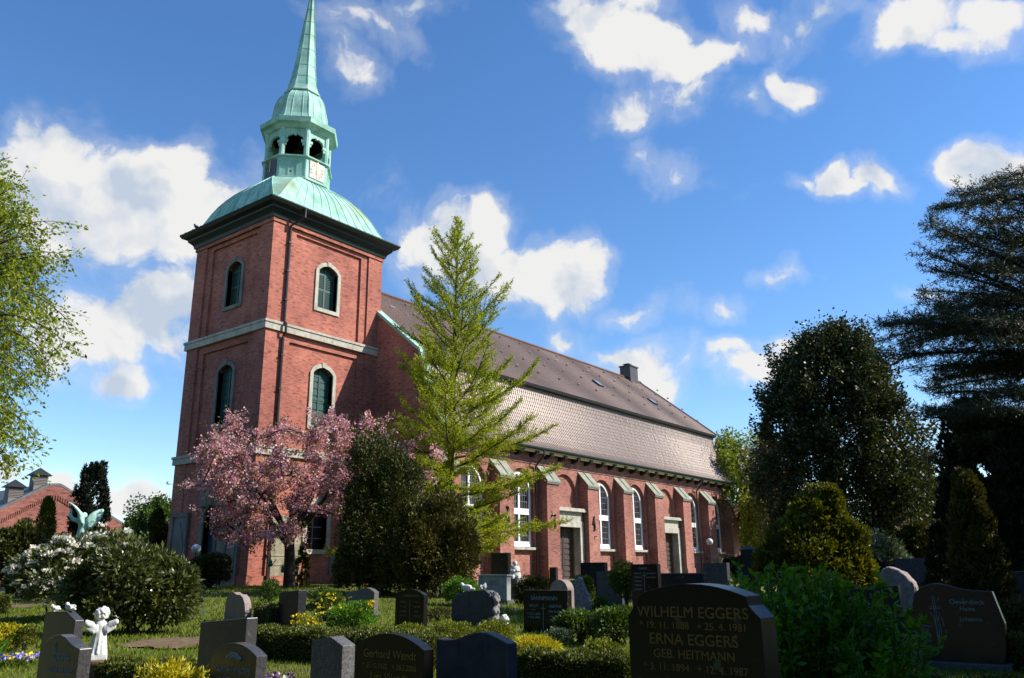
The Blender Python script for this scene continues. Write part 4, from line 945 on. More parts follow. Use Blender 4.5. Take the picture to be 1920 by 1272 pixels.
def column_conifer(name, label, px, d, py_top, prof, mat, seed, n=22000, leaf=.2, spires=14, group=None, cat='conifer', sc=1.0):
    """prof: (relative height, radius in m); upright pointed plumes make the surface"""
    g = rng(seed); b = at(px, d); H = at3(px, py_top, d)[2]-b[2]; root = thing_tree(name, label, cat, b, group)
    s, r = zip(*prof); r = [q*fx(px) for q in r]; pp, dd = [], []
    for i in range(spires*9):
        z = g.uniform(0, .93); rr = np.interp(z, s, r)*g.uniform(.55, .98); az = g.uniform(0, 6.283); o = b+np.array([math.cos(az)*rr, math.sin(az)*rr, z*H])
        m = n//(spires*9); h = H*g.uniform(.06, .13); u = g.uniform(0, 1, m); wd = (.18+.12*np.interp(z, s, r))*(1-u)**.7*sc; a2 = g.uniform(0, 6.283, m)
        q = o+np.stack([np.cos(a2)*wd*g.uniform(.5, 1, m), np.sin(a2)*wd*g.uniform(.5, 1, m), (u-.3)*h], 1); pp.append(q); dd.append(np.stack([np.cos(a2)*.5, np.sin(a2)*.5, np.full(m, .9)], 1))
    for i in range(spires//2):
        az = g.uniform(0, 6.283); rr = np.interp(.9, s, r)*g.uniform(0, .8); o = b+np.array([math.cos(az)*rr, math.sin(az)*rr, H*g.uniform(.86, .93)]); m = 260; u = g.uniform(0, 1, m); a2 = g.uniform(0, 6.283, m); wd = .22*(1-u)*sc
        pp.append(o+np.stack([np.cos(a2)*wd, np.sin(a2)*wd, u*H*.08], 1)); dd.append(np.stack([np.cos(a2)*.4, np.sin(a2)*.4, np.ones(m)], 1))
    P = np.concatenate(pp); D = np.concatenate(dd); quads_mesh('foliage', leaf_quads(P, D, leaf, g, .35, .35), mat, root, b)
    mb = MB(); mb.tube([b, b+np.array([0, 0, H*.3]), b+np.array([0, 0, H*.6])], [max(r)*.14, max(r)*.08, .02], 7); mb.build('trunk', M_BARK, root, b, smooth=True)
    return root
column_conifer('dark_conifer', 'massive near black conifer at the right edge of the photo', 1872, 33, 745, [(0, 1.6), (.2, 2.05), (.5, 2.0), (.8, 1.5), (1, .4)], L_BLACKYEW, 61, 46000, .22, 26)
column_conifer('dark_conifer', 'second near black conifer cut by the right picture edge', 1960, 32, 780, [(0, 1.8), (.3, 2.1), (.7, 1.8), (1, .4)], L_BLACKYEW, 62, 34000, .22, 22)
column_conifer('thuja_column', 'slim brownish thuja column in front of the black conifer', 1838, 21, 880, [(0, .75), (.3, .75), (.7, .55), (1, .12)], L_THUJA, 63, 30000, .12, 16, sc=.8)
column_conifer('thuja_column', 'small dark thuja between the stone wall and the thuja column', 1772, 24, 985, [(0, .7), (.4, .65), (.8, .35), (1, .08)], L_BLACKYEW, 64, 8000, .13, 10, sc=.7)
column_conifer('columnar_yew', 'tall black columnar yew behind the bronze angel', 155, 76, 868, [(0, 1.7), (.4, 1.95), (.75, 1.75), (.9, 1.2), (1, .4)], L_BLACKYEW, 65, 26000, .27, 22, sc=.9)
column_conifer('golden_thuja', 'golden green young conifer before the brick barn', 72, 58, 935, [(0, 1.35), (.3, 1.2), (.65, .8), (1, .1)], L_GOLDYEW, 66, 9000, .2, 12)
column_conifer('garden_conifer', 'dark green conifer in front of the leafy tree left of the tower', 285, 66, 955, [(0, 1.2), (.3, 1.25), (.7, .8), (1, .15)], L_YEW, 67, 9000, .22, 12)
column_conifer('dwarf_conifer', 'small pointed conifer at the foot of the tower beside the cherry trunk', 566, 46.5, 1020, [(0, .55), (.4, .5), (1, .06)], L_GOLDYEW, 68, 4000, .12, 8, sc=.5)
deciduous('leafy_tree', 'round green tree between the barn and the church tower', 272, 82, 922, 6.6, L_MID, 69, .5, .26, 15000, cl=36, cr=.28)

def birch():
    """spring tree whose hanging boughs enter from the left"""
    d0 = 19.0; b = at(-190, d0); g = rng(71); root = thing_tree('birch_tree', 'light green spring birch hanging into the photo from the left', 'tree', b); t = Tree(72)
    H = at3(0, 330, d0)[2]-b[2]+1.5; tr = np.array([b+np.array([0, 0, H*s]) for s in np.linspace(0, 1, 10)]); t.mb.tube(tr, np.linspace(.26, .04, 10), 8)
    tips = [(8, 335), (30, 350), (60, 395), (98, 415), (70, 440), (45, 420), (110, 475), (85, 500), (55, 480), (20, 450), (115, 590), (132, 605), (120, 640), (90, 560), (60, 560), (85, 690), (105, 700), (60, 650), (30, 600), (40, 540), (10, 520), (48, 780), (55, 800), (30, 730), (45, 840), (10, 850), (0, 700), (25, 870), (0, 800), (75, 620), (15, 640), (50, 720), (0, 590), (-20, 420), (-20, 520), (-20, 700), (28, 500), (70, 530), (100, 650), (10, 760), (-25, 620), (-30, 800), (35, 395), (5, 395), (-10, 360), (20, 800), (40, 690)]
    pts, dirs = [], []
    for i, (px, py) in enumerate(tips):
        for rep in range(2):
            T = at3(px-(0 if rep == 0 else g.uniform(5, 35)), py+(0 if rep == 0 else g.uniform(-12, 12)), d0+g.uniform(-2.5, 2.5)); r = np.linalg.norm((T-b)[:2])
            s = b+np.array([0, 0, np.clip(T[2]-b[2]+(.5 if py > 520 else -.8), 1.8, H*.95)]); mid = (s+T)/2+np.array([0, 0, r*.28]); u = np.linspace(0, 1, 9)[:, None]; path = (1-u)**2*s+2*u*(1-u)*mid+u**2*T
            if i % 2 == 0 or rep == 0: t.mb.tube(path, np.linspace(.035, .006, 9), 4, cap=False)
            for q in range(11):
                x = path[g.integers(4, 9)]; e = unit(unit(T-mid)+g.normal(0, .55, 3)+np.array([0, 0, -.25])); tw = t.limb(x, e, g.uniform(.3, .7), .006, .003, up=-.25, n=4, sides=3, wob=.25)
                for y in tw[1:]:
                    pts.append(y); dirs.append(e); pts.append(y+g.normal(0, .05, 3)); dirs.append(e)
    P = np.repeat(np.array(pts), 2, 0)+g.normal(0, .035, (len(pts)*2, 3)); D = np.repeat(np.array(dirs), 2, 0); D[:, 2] -= .3
    quads_mesh('crown', leaf_quads(P, D, .085, g, .5, .7), leafmat('young_birch_leaves', [(.13, .19, .012), (.22, .29, .018), (.33, .36, .035)], .45, .5, .3), root, b); t.mb.build('trunk', M_BARK, root, b, smooth=True)
birch()
# trees outside the frame on the right; their shade falls over the near graves
def shade_tree(lat, dep, H, zlow, w, seed, label):
    p = CAM+FLAT_F*dep+FLAT_R*lat; px = 960+FPX*lat/dep; g = rng(seed); b = np.array([p[0], p[1], float(groundz(p[0], p[1]))]); root = thing_tree('offframe_tree', label, 'tree', b, 'shade trees right of the frame')
    t = Tree(seed+1); t.mb.tube([b, b+np.array([0, 0, H*.7])], [.25, .08], 8); c = b+np.array([0, 0, (H+zlow)/2]); P, D = blob_points(g, c, (w[0]/2, w[1]/2, (H-zlow)/2), 15000, 40, .33, .45)
    # crown axes turned to the view: w = (across, along) in the camera's level frame
    rel = P-c; P = c+rel[:, :1]*FLAT_R+rel[:, 1:2]*FLAT_F+rel[:, 2:]*np.array([0, 0, 1.])
    quads_mesh('crown', leaf_quads(P, D, .34, g, .7, .8), L_MID, root, b); t.mb.build('trunk', M_BARK, root, b, smooth=True)
def west_sky_blockers():  # unseen trees, added to cut the sky light reaching the west face
    g = rng(871)
    for i, (x, y, H) in enumerate(((-34, 4, 19), (-37, 16, 21), (-42, 30, 20), (-46, 44, 21), (-36, -10, 17))):
        b = np.array([x, y, float(groundz(x, y))]); root = thing_tree('offframe_tree', 'tall dense leafy tree added out of view to dim the west tower face', 'tree', b, 'unseen trees added to block western sky light'); t = Tree(880+i); t.mb.tube([b, b+np.array([0, 0, H*.7])], [.4, .12], 8)
        P, D = blob_points(g, b+np.array([0, 0, H*.54]), (5.5, 6.5, H*.46), 5200, 40, .33, .35); quads_mesh('crown', leaf_quads(P, D, .75, g, .7, .8), L_MID, root, b); t.mb.build('trunk', M_BARK, root, b, smooth=True)
west_sky_blockers()
shade_tree(11.0, 6.3, 9.6, .6, (7.5, 6.4), 81, 'broad dense leafy tree casting shade over the near graves on the right')
shade_tree(16.5, 15.0, 9.4, .6, (8.5, 6.5), 83, 'dense leafy tree shading the graves at the far right')
# ------------------------------------------------------------------ graves
G_BLACK = stone('polished_black_granite', (.006, .006, .006), (.014, .013, .012), .3, 90, .25)
G_BLACKB = stone('black_granite_bluish', (.010, .011, .013), (.022, .024, .028), .38, 90, .25)
G_GREY = stone('grey_granite', (.045, .045, .047), (.16, .155, .15), .5, 60, .4, .1)
G_DGREY = stone('dark_grey_granite', (.018, .018, .02), (.075, .072, .07), .35, 70, .5)
G_SLATE = stone('blue_grey_slab', (.03, .033, .04), (.055, .06, .07), .55, 12, .4, .1)
G_PINK = stone('pinkish_granite', (.17, .13, .115), (.34, .27, .24), .75, 45, .3, .2)
G_MARBLE = stone('light_grey_marble', (.22, .225, .22), (.34, .34, .33), .6, 5, .4, .05)
G_ROUGH = stone('rough_grey_rock', (.10, .10, .105), (.27, .26, .26), .85, 14, .2, .8)
G_RED = stone('dark_red_granite', (.022, .012, .012), (.06, .034, .032), .3, 60, .5)
M_GOLDTXT = plain('gilded_lettering', (.22, .14, .035), .5, .2)
M_OCHRETXT = plain('dull_gold_lettering', (.17, .10, .02), .6)
M_GREYTXT = plain('grey_lettering', (.20, .22, .22), .7)
M_PALETXT = plain('pale_blue_lettering', (.18, .24, .27), .7)
M_CHALK = stone('white_figure_paint', (.56, .56, .53), (.78, .78, .75), .6, 22, .3, .15)

def top_profile(kind, w, h, n=14):
    """outline of the stone's face, u to the viewer's right, v up"""
    u = np.linspace(0, w, n)
    if kind == 'flat': t = [(0, h), (w, h)]
    elif kind == 'arch': t = [(x, h-.14*w*((2*x/w-1)**2)) for x in u]
    elif kind == 'round': t = [(w/2-w/2*math.cos(a), h-w/2+w/2*math.sin(a)) for a in np.linspace(0, math.pi, n)]
    elif kind == 'gable': t = [(0, h-.10*w), (w*.60, h), (w, h-.16*w)]
    elif kind == 'wave': t = [(0, h-.10*w), (w*.2, h-.015*w), (w*.38, h), (w*.55, h-.03*w), (w*.75, h-.11*w), (w*.9, h-.145*w), (w, h-.155*w)]
    elif kind == 'hump': t = [(0, h-.09*w), (w*.12, h-.10*w), (w*.28, h-.085*w), (w*.45, h-.03*w), (w*.6, h), (w*.72, h-.005*w), (w*.86, h-.05*w), (w, h-.10*w)]
    elif kind == 'slantend': t = [(0, h-.02*w), (w*.68, h), (w, h-.12*w)]
    elif kind == 'slant': t = [(0, h-.08*w), (w, h)]
    elif kind == 'shoulder': t = [(0, h-.22*w), (w*.075, h-.14*w), (w*.085, h-.105*w)] + [(x, h-.12*w*((2*x/w-1)**2)) for x in np.linspace(w*.09, w*.91, n)] + [(w*.915, h-.105*w), (w*.925, h-.14*w), (w, h-.22*w)]
    elif kind == 'curvedtop': t = [(0, h-.09*w), (w*.3, h-.08*w), (w*.55, h-.03*w), (w*.72, h), (w*.86, h-.03*w), (w, h-.10*w)]
    elif kind == 'heart': t = [(0, h-.30*w), (w*.06, h-.14*w), (w*.2, h-.02*w), (w*.36, h), (w*.5, h-.05*w), (w*.58, h-.07*w), (w*.7, h-.06*w), (w*.85, h-.15*w), (w*.95, h-.3*w), (w, h-.5*w)]
    elif kind == 'flame': t = [(-.06*w, h*.35), (.0, h*.6), (w*.1, h*.8), (w*.3, h*.9), (w*.5, h), (w*.66, h*.95), (w*.72, h*.82), (w*.86, h*.66), (w, h*.6), (w*1.05, h*.3)]
    elif kind == 'boulder': t = [(-.02*w, h*.5), (w*.03, h*.82), (w*.12, h*.96), (w*.25, h), (w*.45, h*.97), (w*.68, h*.9), (w*.85, h*.78), (w*.96, h*.55), (w*1.0, h*.3)]
    elif kind == 'rugged': t = [(-.02*w, h*.45), (0, h*.7), (w*.06, h*.84), (w*.2, h*.93), (w*.42, h*.97), (w*.62, h*.99), (w*.85, h), (w*.93, h*.9), (w*1.02, h*.7), (w*1.04, h*.4)]
    elif kind == 'wings': t = [(-.03*w, h*.45), (-.02*w, h*.72), (w*.02, h*.86), (w*.12, h*.95), (w*.28, h), (w*.42, h*.985), (w*.6, h*.93), (w*.8, h*.905), (w*.98, h*.90), (w*1.02, h*.72), (w*1.07, h*.5), (w*1.04, h*.2)]
    return [(0, 0)] + t + [(w, 0)]
def text_part(parent, body, size, right, up, mat, w, thick_=0, align='CENTER', name='inscription'):
    thick = parent['face']; cu = bpy.data.curves.new('lettering', 'FONT'); cu.body = body; cu.size = size; cu.align_x = align; cu.extrude = .0025; cu.space_line = 1.0
    tmp = bpy.data.objects.new('lettering', cu); C.objects.link(tmp)
    me = bpy.data.meshes.new_from_object(tmp.evaluated_get(bpy.context.evaluated_depsgraph_get())); bpy.data.objects.remove(tmp); bpy.data.curves.remove(cu)
    me.materials.clear(); o = link_mesh(name, me, mat, parent)
    # face plane is local x = -thick/2; reading direction -y
    o.matrix_local = Matrix(((0, 0, -1, -thick/2-.002), (-1, 0, 0, w/2-right), (0, 1, 0, up), (0, 0, 0, 1))); return o
def stroke_part(parent, lines, r, mat, w, thick_, name='carved_emblem'):
    thick = parent['face']; mb = MB()
    for l in lines: mb.tube([(-thick/2-.002, w/2-a, b) for a, b in l], r, 5)
    return mb.build(name, mat, parent)
STONES = {}
def headstone(label, x0, x1, ytop, d, thick, kind, mat, plinth=None, cat='gravestone', group=None, turn=0., sink=.0, rough=False, hmul=1.0, nm='gravestone', ymid=None):
    """front face between picture columns x0 and x1 (both on the face, which looks west); d metres away"""
    py = ytop
    A = at3(x0, py, d); B = on_x(x1, py, A[0]); w = abs(A[1]-B[1])
    cx, cy = A[0]+thick/2, (A[1]+B[1])/2; gz = float(groundz(cx, cy)); zt = at3((x0+x1)/2, ytop, np.linalg.norm(np.array([A[0], cy])-CAM[:2]))[2]; h = zt-gz
    pz = plinth or 0
    loop = [(u, v) for u, v in top_profile(kind, w, h-pz)]
    mb = MB(); mb.prism([(u, v+pz) for u, v in loop], lambda u, v, dd: (-thick/2+dd, w/2-u, v), 0, thick)
    o = mb.build(nm, mat); o['face'] = thick; o.location = (cx, cy, gz); o.rotation_euler = (0, 0, turn); tag(o, label, cat, group)
    if rough:
        bevel(o, .05, 3); s = o.modifiers.new('subdivide', 'SUBSURF'); s.subdivision_type = 'SIMPLE'; s.levels = s.render_levels = 4
        tx = bpy.data.textures.new('rock', 'CLOUDS'); tx.noise_scale = .16; dm = o.modifiers.new('rock', 'DISPLACE'); dm.texture = tx; dm.strength = rough; dm.mid_level = .5
    else: bevel(o, .007, 2)
    if plinth:
        mb = MB(); mb.box(-thick/2-.09, thick/2+.09, -w/2-.1, w/2+.1, -.1, plinth); p_ = mb.build('plinth', G_GREY, o); bevel(p_, .008, 2)
    return o, w, h
GRP = 'gravestones in the churchyard'
def hs(*a, **k): return headstone(*a, group=GRP, **k)
# near left
o, w, h = hs('grey headstone with wavy top and rough lit side at far left', 88, 152, 1191, 8.6, .11, 'wave', G_DGREY)
text_part(o, 'GRIEBE', .098, w*.54, h-.215, M_GREYTXT, w, .20)
text_part(o, 'ERNA', .065, w*.34, h-.30, M_GREYTXT, w, .20); text_part(o, 'HERBERT', .065, w*.74, h-.30, M_GREYTXT, w, .20)
text_part(o, '1909', .06, w*.34, h-.385, M_GREYTXT, w, .20); text_part(o, '1911', .06, w*.74, h-.385, M_GREYTXT, w, .20)
stroke_part(o, [[(w*.25, h-.16), (w*.36, h-.1)], [(w*.3, h-.2), (w*.31, h-.06)], [(w*.24, h-.1), (w*.38, h-.16)]], .006, M_GREYTXT, w, .2)
o2, w2, h2 = hs('tall dark headstone with a cut-off corner carrying two white doves', 85, 143, 1146, 10.6, .095, 'slantend', G_DGREY)
hs('plain upright grey slab with speckled lit right side behind the arched stone with the dove', 377, 463, 1157, 10.2, .14, 'slant', G_DGREY)
o, w, h = hs('dark arched headstone with a carved dove and grey letters', 398, 483, 1206, 7.6, .10, 'arch', G_DGREY)
text_part(o, 'GUSTAV KNOSPE', .062, w*.52, h-.225, M_GREYTXT, w, .17); text_part(o, '* 11.3.1893  + 5.10.1952', .04, w*.5, h-.285, M_GREYTXT, w, .17); text_part(o, 'ELLA KNOSPE', .06, w*.55, h-.36, M_GREYTXT, w, .17)
stroke_part(o, [[(w*.40, h-0.105), (w*.47, h-0.075), (w*.58, h-0.080), (w*.68, h-0.120)], [(w*.42, h-0.120), (w*.52, h-0.100), (w*.66, h-0.125)], [(w*.36, h-0.115), (w*.40, h-0.105)], [(w*.45, h-0.090), (w*.62, h-0.100)]], .011, M_GREYTXT, w, .17)
hs('small blunt grey granite pillar with a pitched top standing alone on the grass', 585, 643, 1194, 8.0, .15, 'gable', G_GREY)
o, w, h = hs('black arched headstone with fine gold script', 667, 795, 1188, 6.4, .10, 'arch', G_BLACK)
text_part(o, 'Gerhard Wendt', .08, w*.52, h-.165, M_GOLDTXT, w, .13); text_part(o, '* 25.10.1922   + 28.3.2006', .05, w*.52, h-.235, M_GOLDTXT, w, .13); text_part(o, 'Lisa Wendt', .08, w*.52, h-.315, M_GOLDTXT, w, .13)
hs('plain blue grey slab with a humped top beside the gold lettered headstone', 818, 952, 1185, 6.5, .11, 'hump', G_SLATE)
o, w, h = hs('large black shouldered headstone with dull gold letters in the right foreground', 1175, 1420, 1095, 5.3, .22, 'shoulder', G_BLACK)
for s, sz, up in (('WILHELM EGGERS', .084, .19), ('* 19. 11. 1888   + 25. 4. 1981', .055, .255), ('ERNA EGGERS', .085, .342), ('GEB. HEITMANN', .067, .417), ('* 3. 11. 1894   + 12. 4. 1987', .055, .487)): text_part(o, s, sz*1.04, w*.5, h-up, M_OCHRETXT, w, .17)
# middle rows
hs('pinkish rounded stone with a notched top standing on the lawn', 424, 462, 1111, 28, .24, 'heart', G_PINK)
hs('dark plain headstone right of the pinkish notched stone', 524, 560, 1107, 26, .3, 'slant', G_BLACKB)
hs('low grey slab with a bowed top behind the yellow flowering shrub', 648, 702, 1102, 28, .2, 'curvedtop', G_GREY)
o, w, h = hs('black headstone with faint gold columns of writing and a thin cross line', 742, 795, 1105, 24, .16, 'arch', G_BLACK)
text_part(o, 'FAMILIE BAUER', .085, w*.55, h-.2, M_GOLDTXT, w, .16)
for k in range(4): text_part(o, 'JOHANN' if k % 2 == 0 else '1901 1975', .06, w*.28, h-.36-.12*k, M_GOLDTXT, w, .16); text_part(o, 'META' if k % 2 == 0 else '1904 1990', .06, w*.76, h-.36-.12*k, M_GOLDTXT, w, .16)
stroke_part(o, [[(w*.52, h-.28), (w*.52, h-.8)]], .006, M_GOLDTXT, w, .16)
o3, w3, h3 = hs('grey slab with a rugged broken edge and white dove on top', 848, 922, 1107, 24.5, .28, 'rugged', G_SLATE)
mb = MB(); g = rng(901)
for k in range(46):
    t = g.uniform(0, 1); y = -w3/2-.03+g.normal(0, .03); z = h3*(t*.9+.02); mb.ball((g.uniform(-.12, .12), y, z), g.uniform(.04, .085), u=7, w=5)
for k in range(30): u = g.uniform(.1, 1); mb.ball((g.uniform(-.1, .12), w3/2-u*w3, h3*(.9+.09*u)-.04), g.uniform(.03, .06), u=7, w=5)
e_ = mb.build('broken_edge', G_ROUGH, o3, smooth=True); remesh(e_, .022)
o4, w4, h4 = hs('pale grey marble block with a wide top in the middle of the graves', 897, 950, 1078, 34, .26, 'flat', G_MARBLE, plinth=.12)
mb = MB(); mb.box(-.17, .17, -w4/2-.05, w4/2+.04, h4-.06, h4+.005); bevel(mb.build('cap_slab', G_MARBLE, o4), .008)
text_part(o4, 'HIER RUHT\nIN FRIEDEN', .10, w4*.5, h4*.72, G_GREY, w4, .26)
hs('tall black slab standing behind the pale marble block', 921, 952, 1037, 40, .25, 'flat', G_BLACK)
o, w, h = hs('square black headstone with grey letters and a thin cross in mid graveyard', 981, 1063, 1107, 22.5, .21, 'flat', G_BLACK)
text_part(o, 'SANNMANN', .15, w*.48, h-.25, M_PALETXT, w, .21); text_part(o, 'WILLY', .105, w*.24, h-.42, M_PALETXT, w, .21); text_part(o, 'HERTHA', .105, w*.74, h-.43, M_PALETXT, w, .21)
text_part(o, 'GEB. KLOHN', .08, w*.74, h-.55, M_PALETXT, w, .21); text_part(o, '* 22.11.1899\n+ 26.6.1986', .082, w*.24, h-.62, M_PALETXT, w, .21); text_part(o, '* 9.11.1903\n+ 14.11.2001', .082, w*.74, h-.68, M_PALETXT, w, .21)
stroke_part(o, [[(w*.46, h-.34), (w*.46, h-.98)], [(w*.41, h-.45), (w*.51, h-.45)], [(w*.19, h-.49), (w*.28, h-.49)]], .007, M_PALETXT, w, .21)
hs('pink granite stele with a round top behind the square black headstone', 1030, 1064, 1087, 24.2, .32, 'round', G_PINK)
hs('pointed flame shaped grey stone beside the round pink stele', 1066, 1100, 1081, 27, .2, 'flame', G_ROUGH, rough=.035)
hs('wide low black slab near the church doorway', 1088, 1133, 1055, 41, .3, 'flat', G_BLACKB)
hs('grey slanting slab in front of the wide black slab', 1118, 1164, 1068, 35, .28, 'slant', G_SLATE)
hs('tiny dark headstone just left of the church doorway', 1030, 1042, 1064, 44, .2, 'flat', G_BLACKB)
o, w, h = hs('black square stone with a white cross and two columns of writing', 1182, 1232, 1058, 25, .2, 'flat', G_BLACK)
text_part(o, 'FAMILIE', .085, w*.45, h-.15, M_GREYTXT, w, .2)
for k in range(5): text_part(o, 'HINRICH', .06, w*.26, h-.28-.11*k, M_GREYTXT, w, .2)
for k in range(2): text_part(o, 'MARGARETHE', .05, w*.74, h-.28-.11*k, M_GREYTXT, w, .2)
stroke_part(o, [[(w*.5, h-.22), (w*.5, h-.85)], [(w*.42, h-.32), (w*.58, h-.32)]], .007, M_GREYTXT, w, .2)
hs('long low dark stone wall of a family grave behind the big foreground headstone', 1234, 1318, 1075, 27, .3, 'flat', G_BLACKB)
hs('dark blue slab by the globe lamp, carrying a pale flower bowl', 1317, 1362, 1056, 37, .3, 'flat', G_SLATE)
# tall pillar with pyramid cap
b = at(1408, 44); mb = MB(); zt = at3(1408, 1031, 44)[2]-b[2]
mb.box(-.32, .32, -.32, .32, 0, zt); mb.box(-.42, .42, -.42, .42, 0, .35)
v = [(-.38, -.38, zt), (.38, -.38, zt), (.38, .38, zt), (-.38, .38, zt), (0, 0, zt+.22)]; mb.add(v, [(0, 1, 4), (1, 2, 4), (2, 3, 4), (3, 0, 4), (3, 2, 1, 0)])
o = mb.build('grave_pillar', G_BLACKB); o.location = tuple(b); tag(o, 'tall square dark grave pillar with a pyramid cap beside the golden yew', 'grave pillar')
# right side, in the shade
o, w, h = hs('plain dark navy slab on a pale base half hidden by the foreground shrub', 1572, 1683, 1098, 15.5, .16, 'slant', G_BLACKB)
mb = MB(); mb.box(-.2, .22, -w/2-.02, w/2+.1, -.05, .28); bevel(mb.build('pale_base', G_MARBLE, o), .01); 
b = at(1694, 15.0); mb = MB(); mb.lathe((0, 0, 0), [(.10, 0), (.11, .26), (.12, .30), (.09, .3), (.08, .12)], 14); o = mb.build('grave_vase', G_GREY, smooth=False); o.location = tuple(b); tag(o, 'short round stone vase beside the dark navy slab', 'vase')
o, w, h = hs('dark red headstone with waved outline, pale cross and pale lettering', 1708, 1860, 1094, 15.5, .17, 'wings', G_RED, plinth=.10)
text_part(o, 'Oeverdieck', .105, w*.66, h-.32, M_PALETXT, w, .17); text_part(o, 'Heinz', .095, w*.66, h-.42, M_PALETXT, w, .17); text_part(o, 'Johanna', .10, w*.68, h-.575, M_PALETXT, w, .17)
text_part(o, 'In Gottes\nHand\nruhen\nunsere\nLieben', .055, w*.10, h-.68, M_PALETXT, w, .17)
stroke_part(o, [[(w*.245, h-.2), (w*.245, h-1.0), (w*.27, h-1.0), (w*.27, h-.2), (w*.245, h-.2)], [(w*.19, h-.37), (w*.33, h-.37), (w*.33, h-.395), (w*.19, h-.395), (w*.19, h-.37)], [(w*.30, h-.28), (w*.33, h-.23)], [(w*.20, h-.45), (w*.23, h-.55), (w*.25, h-.75), (w*.25, h-1.0)], [(w*.20, h-.45), (w*.245, h-.6)], [(w*.27, h-.6), (w*.31, h-.45), (w*.33, h-.55), (w*.345, h-.66)], [(w*.27, h-.8), (w*.30, h-.62), (w*.30, h-.95)]], .005, M_PALETXT, w, .17)
hs('rounded brown boulder gravestone behind the dark slab at right', 1644, 1716, 1062, 21, .45, 'boulder', G_PINK, rough=.05)
hs('long grey stone wall behind the brown boulder', 1676, 1742, 1047, 31, .4, 'flat', G_SLATE)
hs('dark stone monument between the thuja and the bright green tree', 1788, 1818, 1006, 34, .5, 'gable', G_BLACKB)
hs('grey slab cut by the right edge of the photo', 1876, 1960, 1068, 22, .25, 'slant', G_SLATE)
hs('dark low stone under the tower behind the weeping shrub', 700, 716, 1092, 36, .3, 'flat', G_BLACKB)

# ------------------------------------------------------------------ figures
def figure(name, label, cat, base, scale, mat, shapes, vox=.03, turn=0., group=None):
    """one continuous carved figure: shapes(mb) in metres, facing local +x, grown together by remeshing"""
    mb = MB(); shapes(mb); o = mb.build(name, mat, smooth=True); o.location = tuple(float(x) for x in base); o.scale = (scale,)*3; o.rotation_euler = (0, 0, turn); remesh(o, vox)
    return tag(o, label, cat, group)
def cherub(mb):
    # stands on a small square base; seen from behind: curls, two stubby wings, long folded gown
    mb.box(-.15, .15, -.17, .17, 0, .11)
    prof = [(.155, .10), (.15, .16), (.135, .3), (.12, .45), (.11, .55), (.115, .62), (.10, .68), (.05, .72)]
    mb.lathe((0, 0, 0), prof, 18)
    for k in range(11):
        a = 2*math.pi*k/11+.2; mb.tube([(.148*math.cos(a), .148*math.sin(a), .12), (.12*math.cos(a+.05), .12*math.sin(a+.05), .36), (.10*math.cos(a+.1), .10*math.sin(a+.1), .56)], [.026, .02, .01], 6)
    mb.ball((.01, 0, .84), (.115, .12, .125)); g = rng(7)
    for k in range(70):
        v = rand_dirs(g, 1)[0]
        if v[0] > .55 and v[2] < .5: continue
        mb.ball((.01+v[0]*.115, v[1]*.12, .845+v[2]*.122), .027, u=7, w=5)
    mb.ball((.125, 0, .83), (.018, .016, .02)); mb.ball((.105, .045, .85), .018); mb.ball((.105, -.045, .85), .018); mb.tube([(.115, -.025, .785), (.12, 0, .78), (.115, .025, .785)], .008, 5)
    for s in (-1, 1):
        mb.tube([(0, s*.11, .63), (.08, s*.16, .53), (.15, s*.05, .56)], [.045, .04, .03], 8)
        for k in range(6): mb.ball((-.10-.01*k, s*(.085+.034*k), .60+.018*k-(.035 if k < 2 else 0)), (.035, .05, .085-.006*k), u=9, w=7)
        for k in range(5): mb.ball((-.12, s*(.12+.03*k), .53+.02*k), (.025, .03, .06), u=8, w=6)
b = at(201, 12.6); STUMP_H = .50
sc_ = (1217-1137)/ppm(12.6)/.97
g = rng(77); mb = MB(); mb.lathe((0, 0, 0), [(.27, -.05), (.23, .06), (.19, .2), (.185, STUMP_H-.06), (.2, STUMP_H-.05), (.2, STUMP_H)], 16)
for k in range(9): a = k*.7; mb.tube([(.17*math.cos(a), .17*math.sin(a), .28), (.25*math.cos(a), .25*math.sin(a), .08), (.36*math.cos(a), .36*math.sin(a), -.04)], [.035, .05, .03], 6)
o = mb.build('tree_stump', stone('weathered_stump_wood', (.06, .035, .02), (.16, .10, .065), .85, 14, .2, .6), smooth=False); o.location = tuple(b); tag(o, 'rooty brown tree stump used as a pedestal for the white cherub', 'tree stump'); remesh(o, .02)
figure('cherub_statue', 'white curly haired cherub statue seen from behind on a tree stump', 'statue', b+np.array([0, 0, STUMP_H-.005]), sc_, M_CHALK, cherub, .011, R(66))
def dove(mb):
    mb.ball((0, 0, .07), (.095, .06, .06), np.array([[.92, 0, -.38], [0, 1, 0], [.38, 0, .92]])); mb.ball((.085, 0, .135), .04); mb.tube([(.11, 0, .135), (.145, 0, .125)], [.016, .004], 6)
    mb.tube([(-.06, 0, .06), (-.17, 0, .05)], [.035, .02], 6); mb.tube([(.02, 0, .05), (.02, 0, -.01)], .03, 7)
    for s in (-1, 1): mb.ball((-.02, s*.05, .09), (.09, .02, .045))
bo = np.array(o2.location); k2 = 1.0
figure('dove_figure', 'left white dove figurine on top of the dark headstone', 'figurine', bo+np.array([0, w2*.34, h2-.012]), .45, M_CHALK, dove, .008, R(200), 'white doves on the dark headstone')
figure('dove_figure', 'right white dove figurine with spread tail on the dark headstone', 'figurine', bo+np.array([0, -w2*.14, h2-.01]), .58, M_CHALK, dove, .008, R(100), 'white doves on the dark headstone')
b3 = np.array(o3.location)
figure('dove_figure', 'white dove figurine on the rugged grey slab', 'figurine', b3+np.array([0, w3*.22, h3*.95]), 1.5, M_CHALK, dove, .012, R(120))
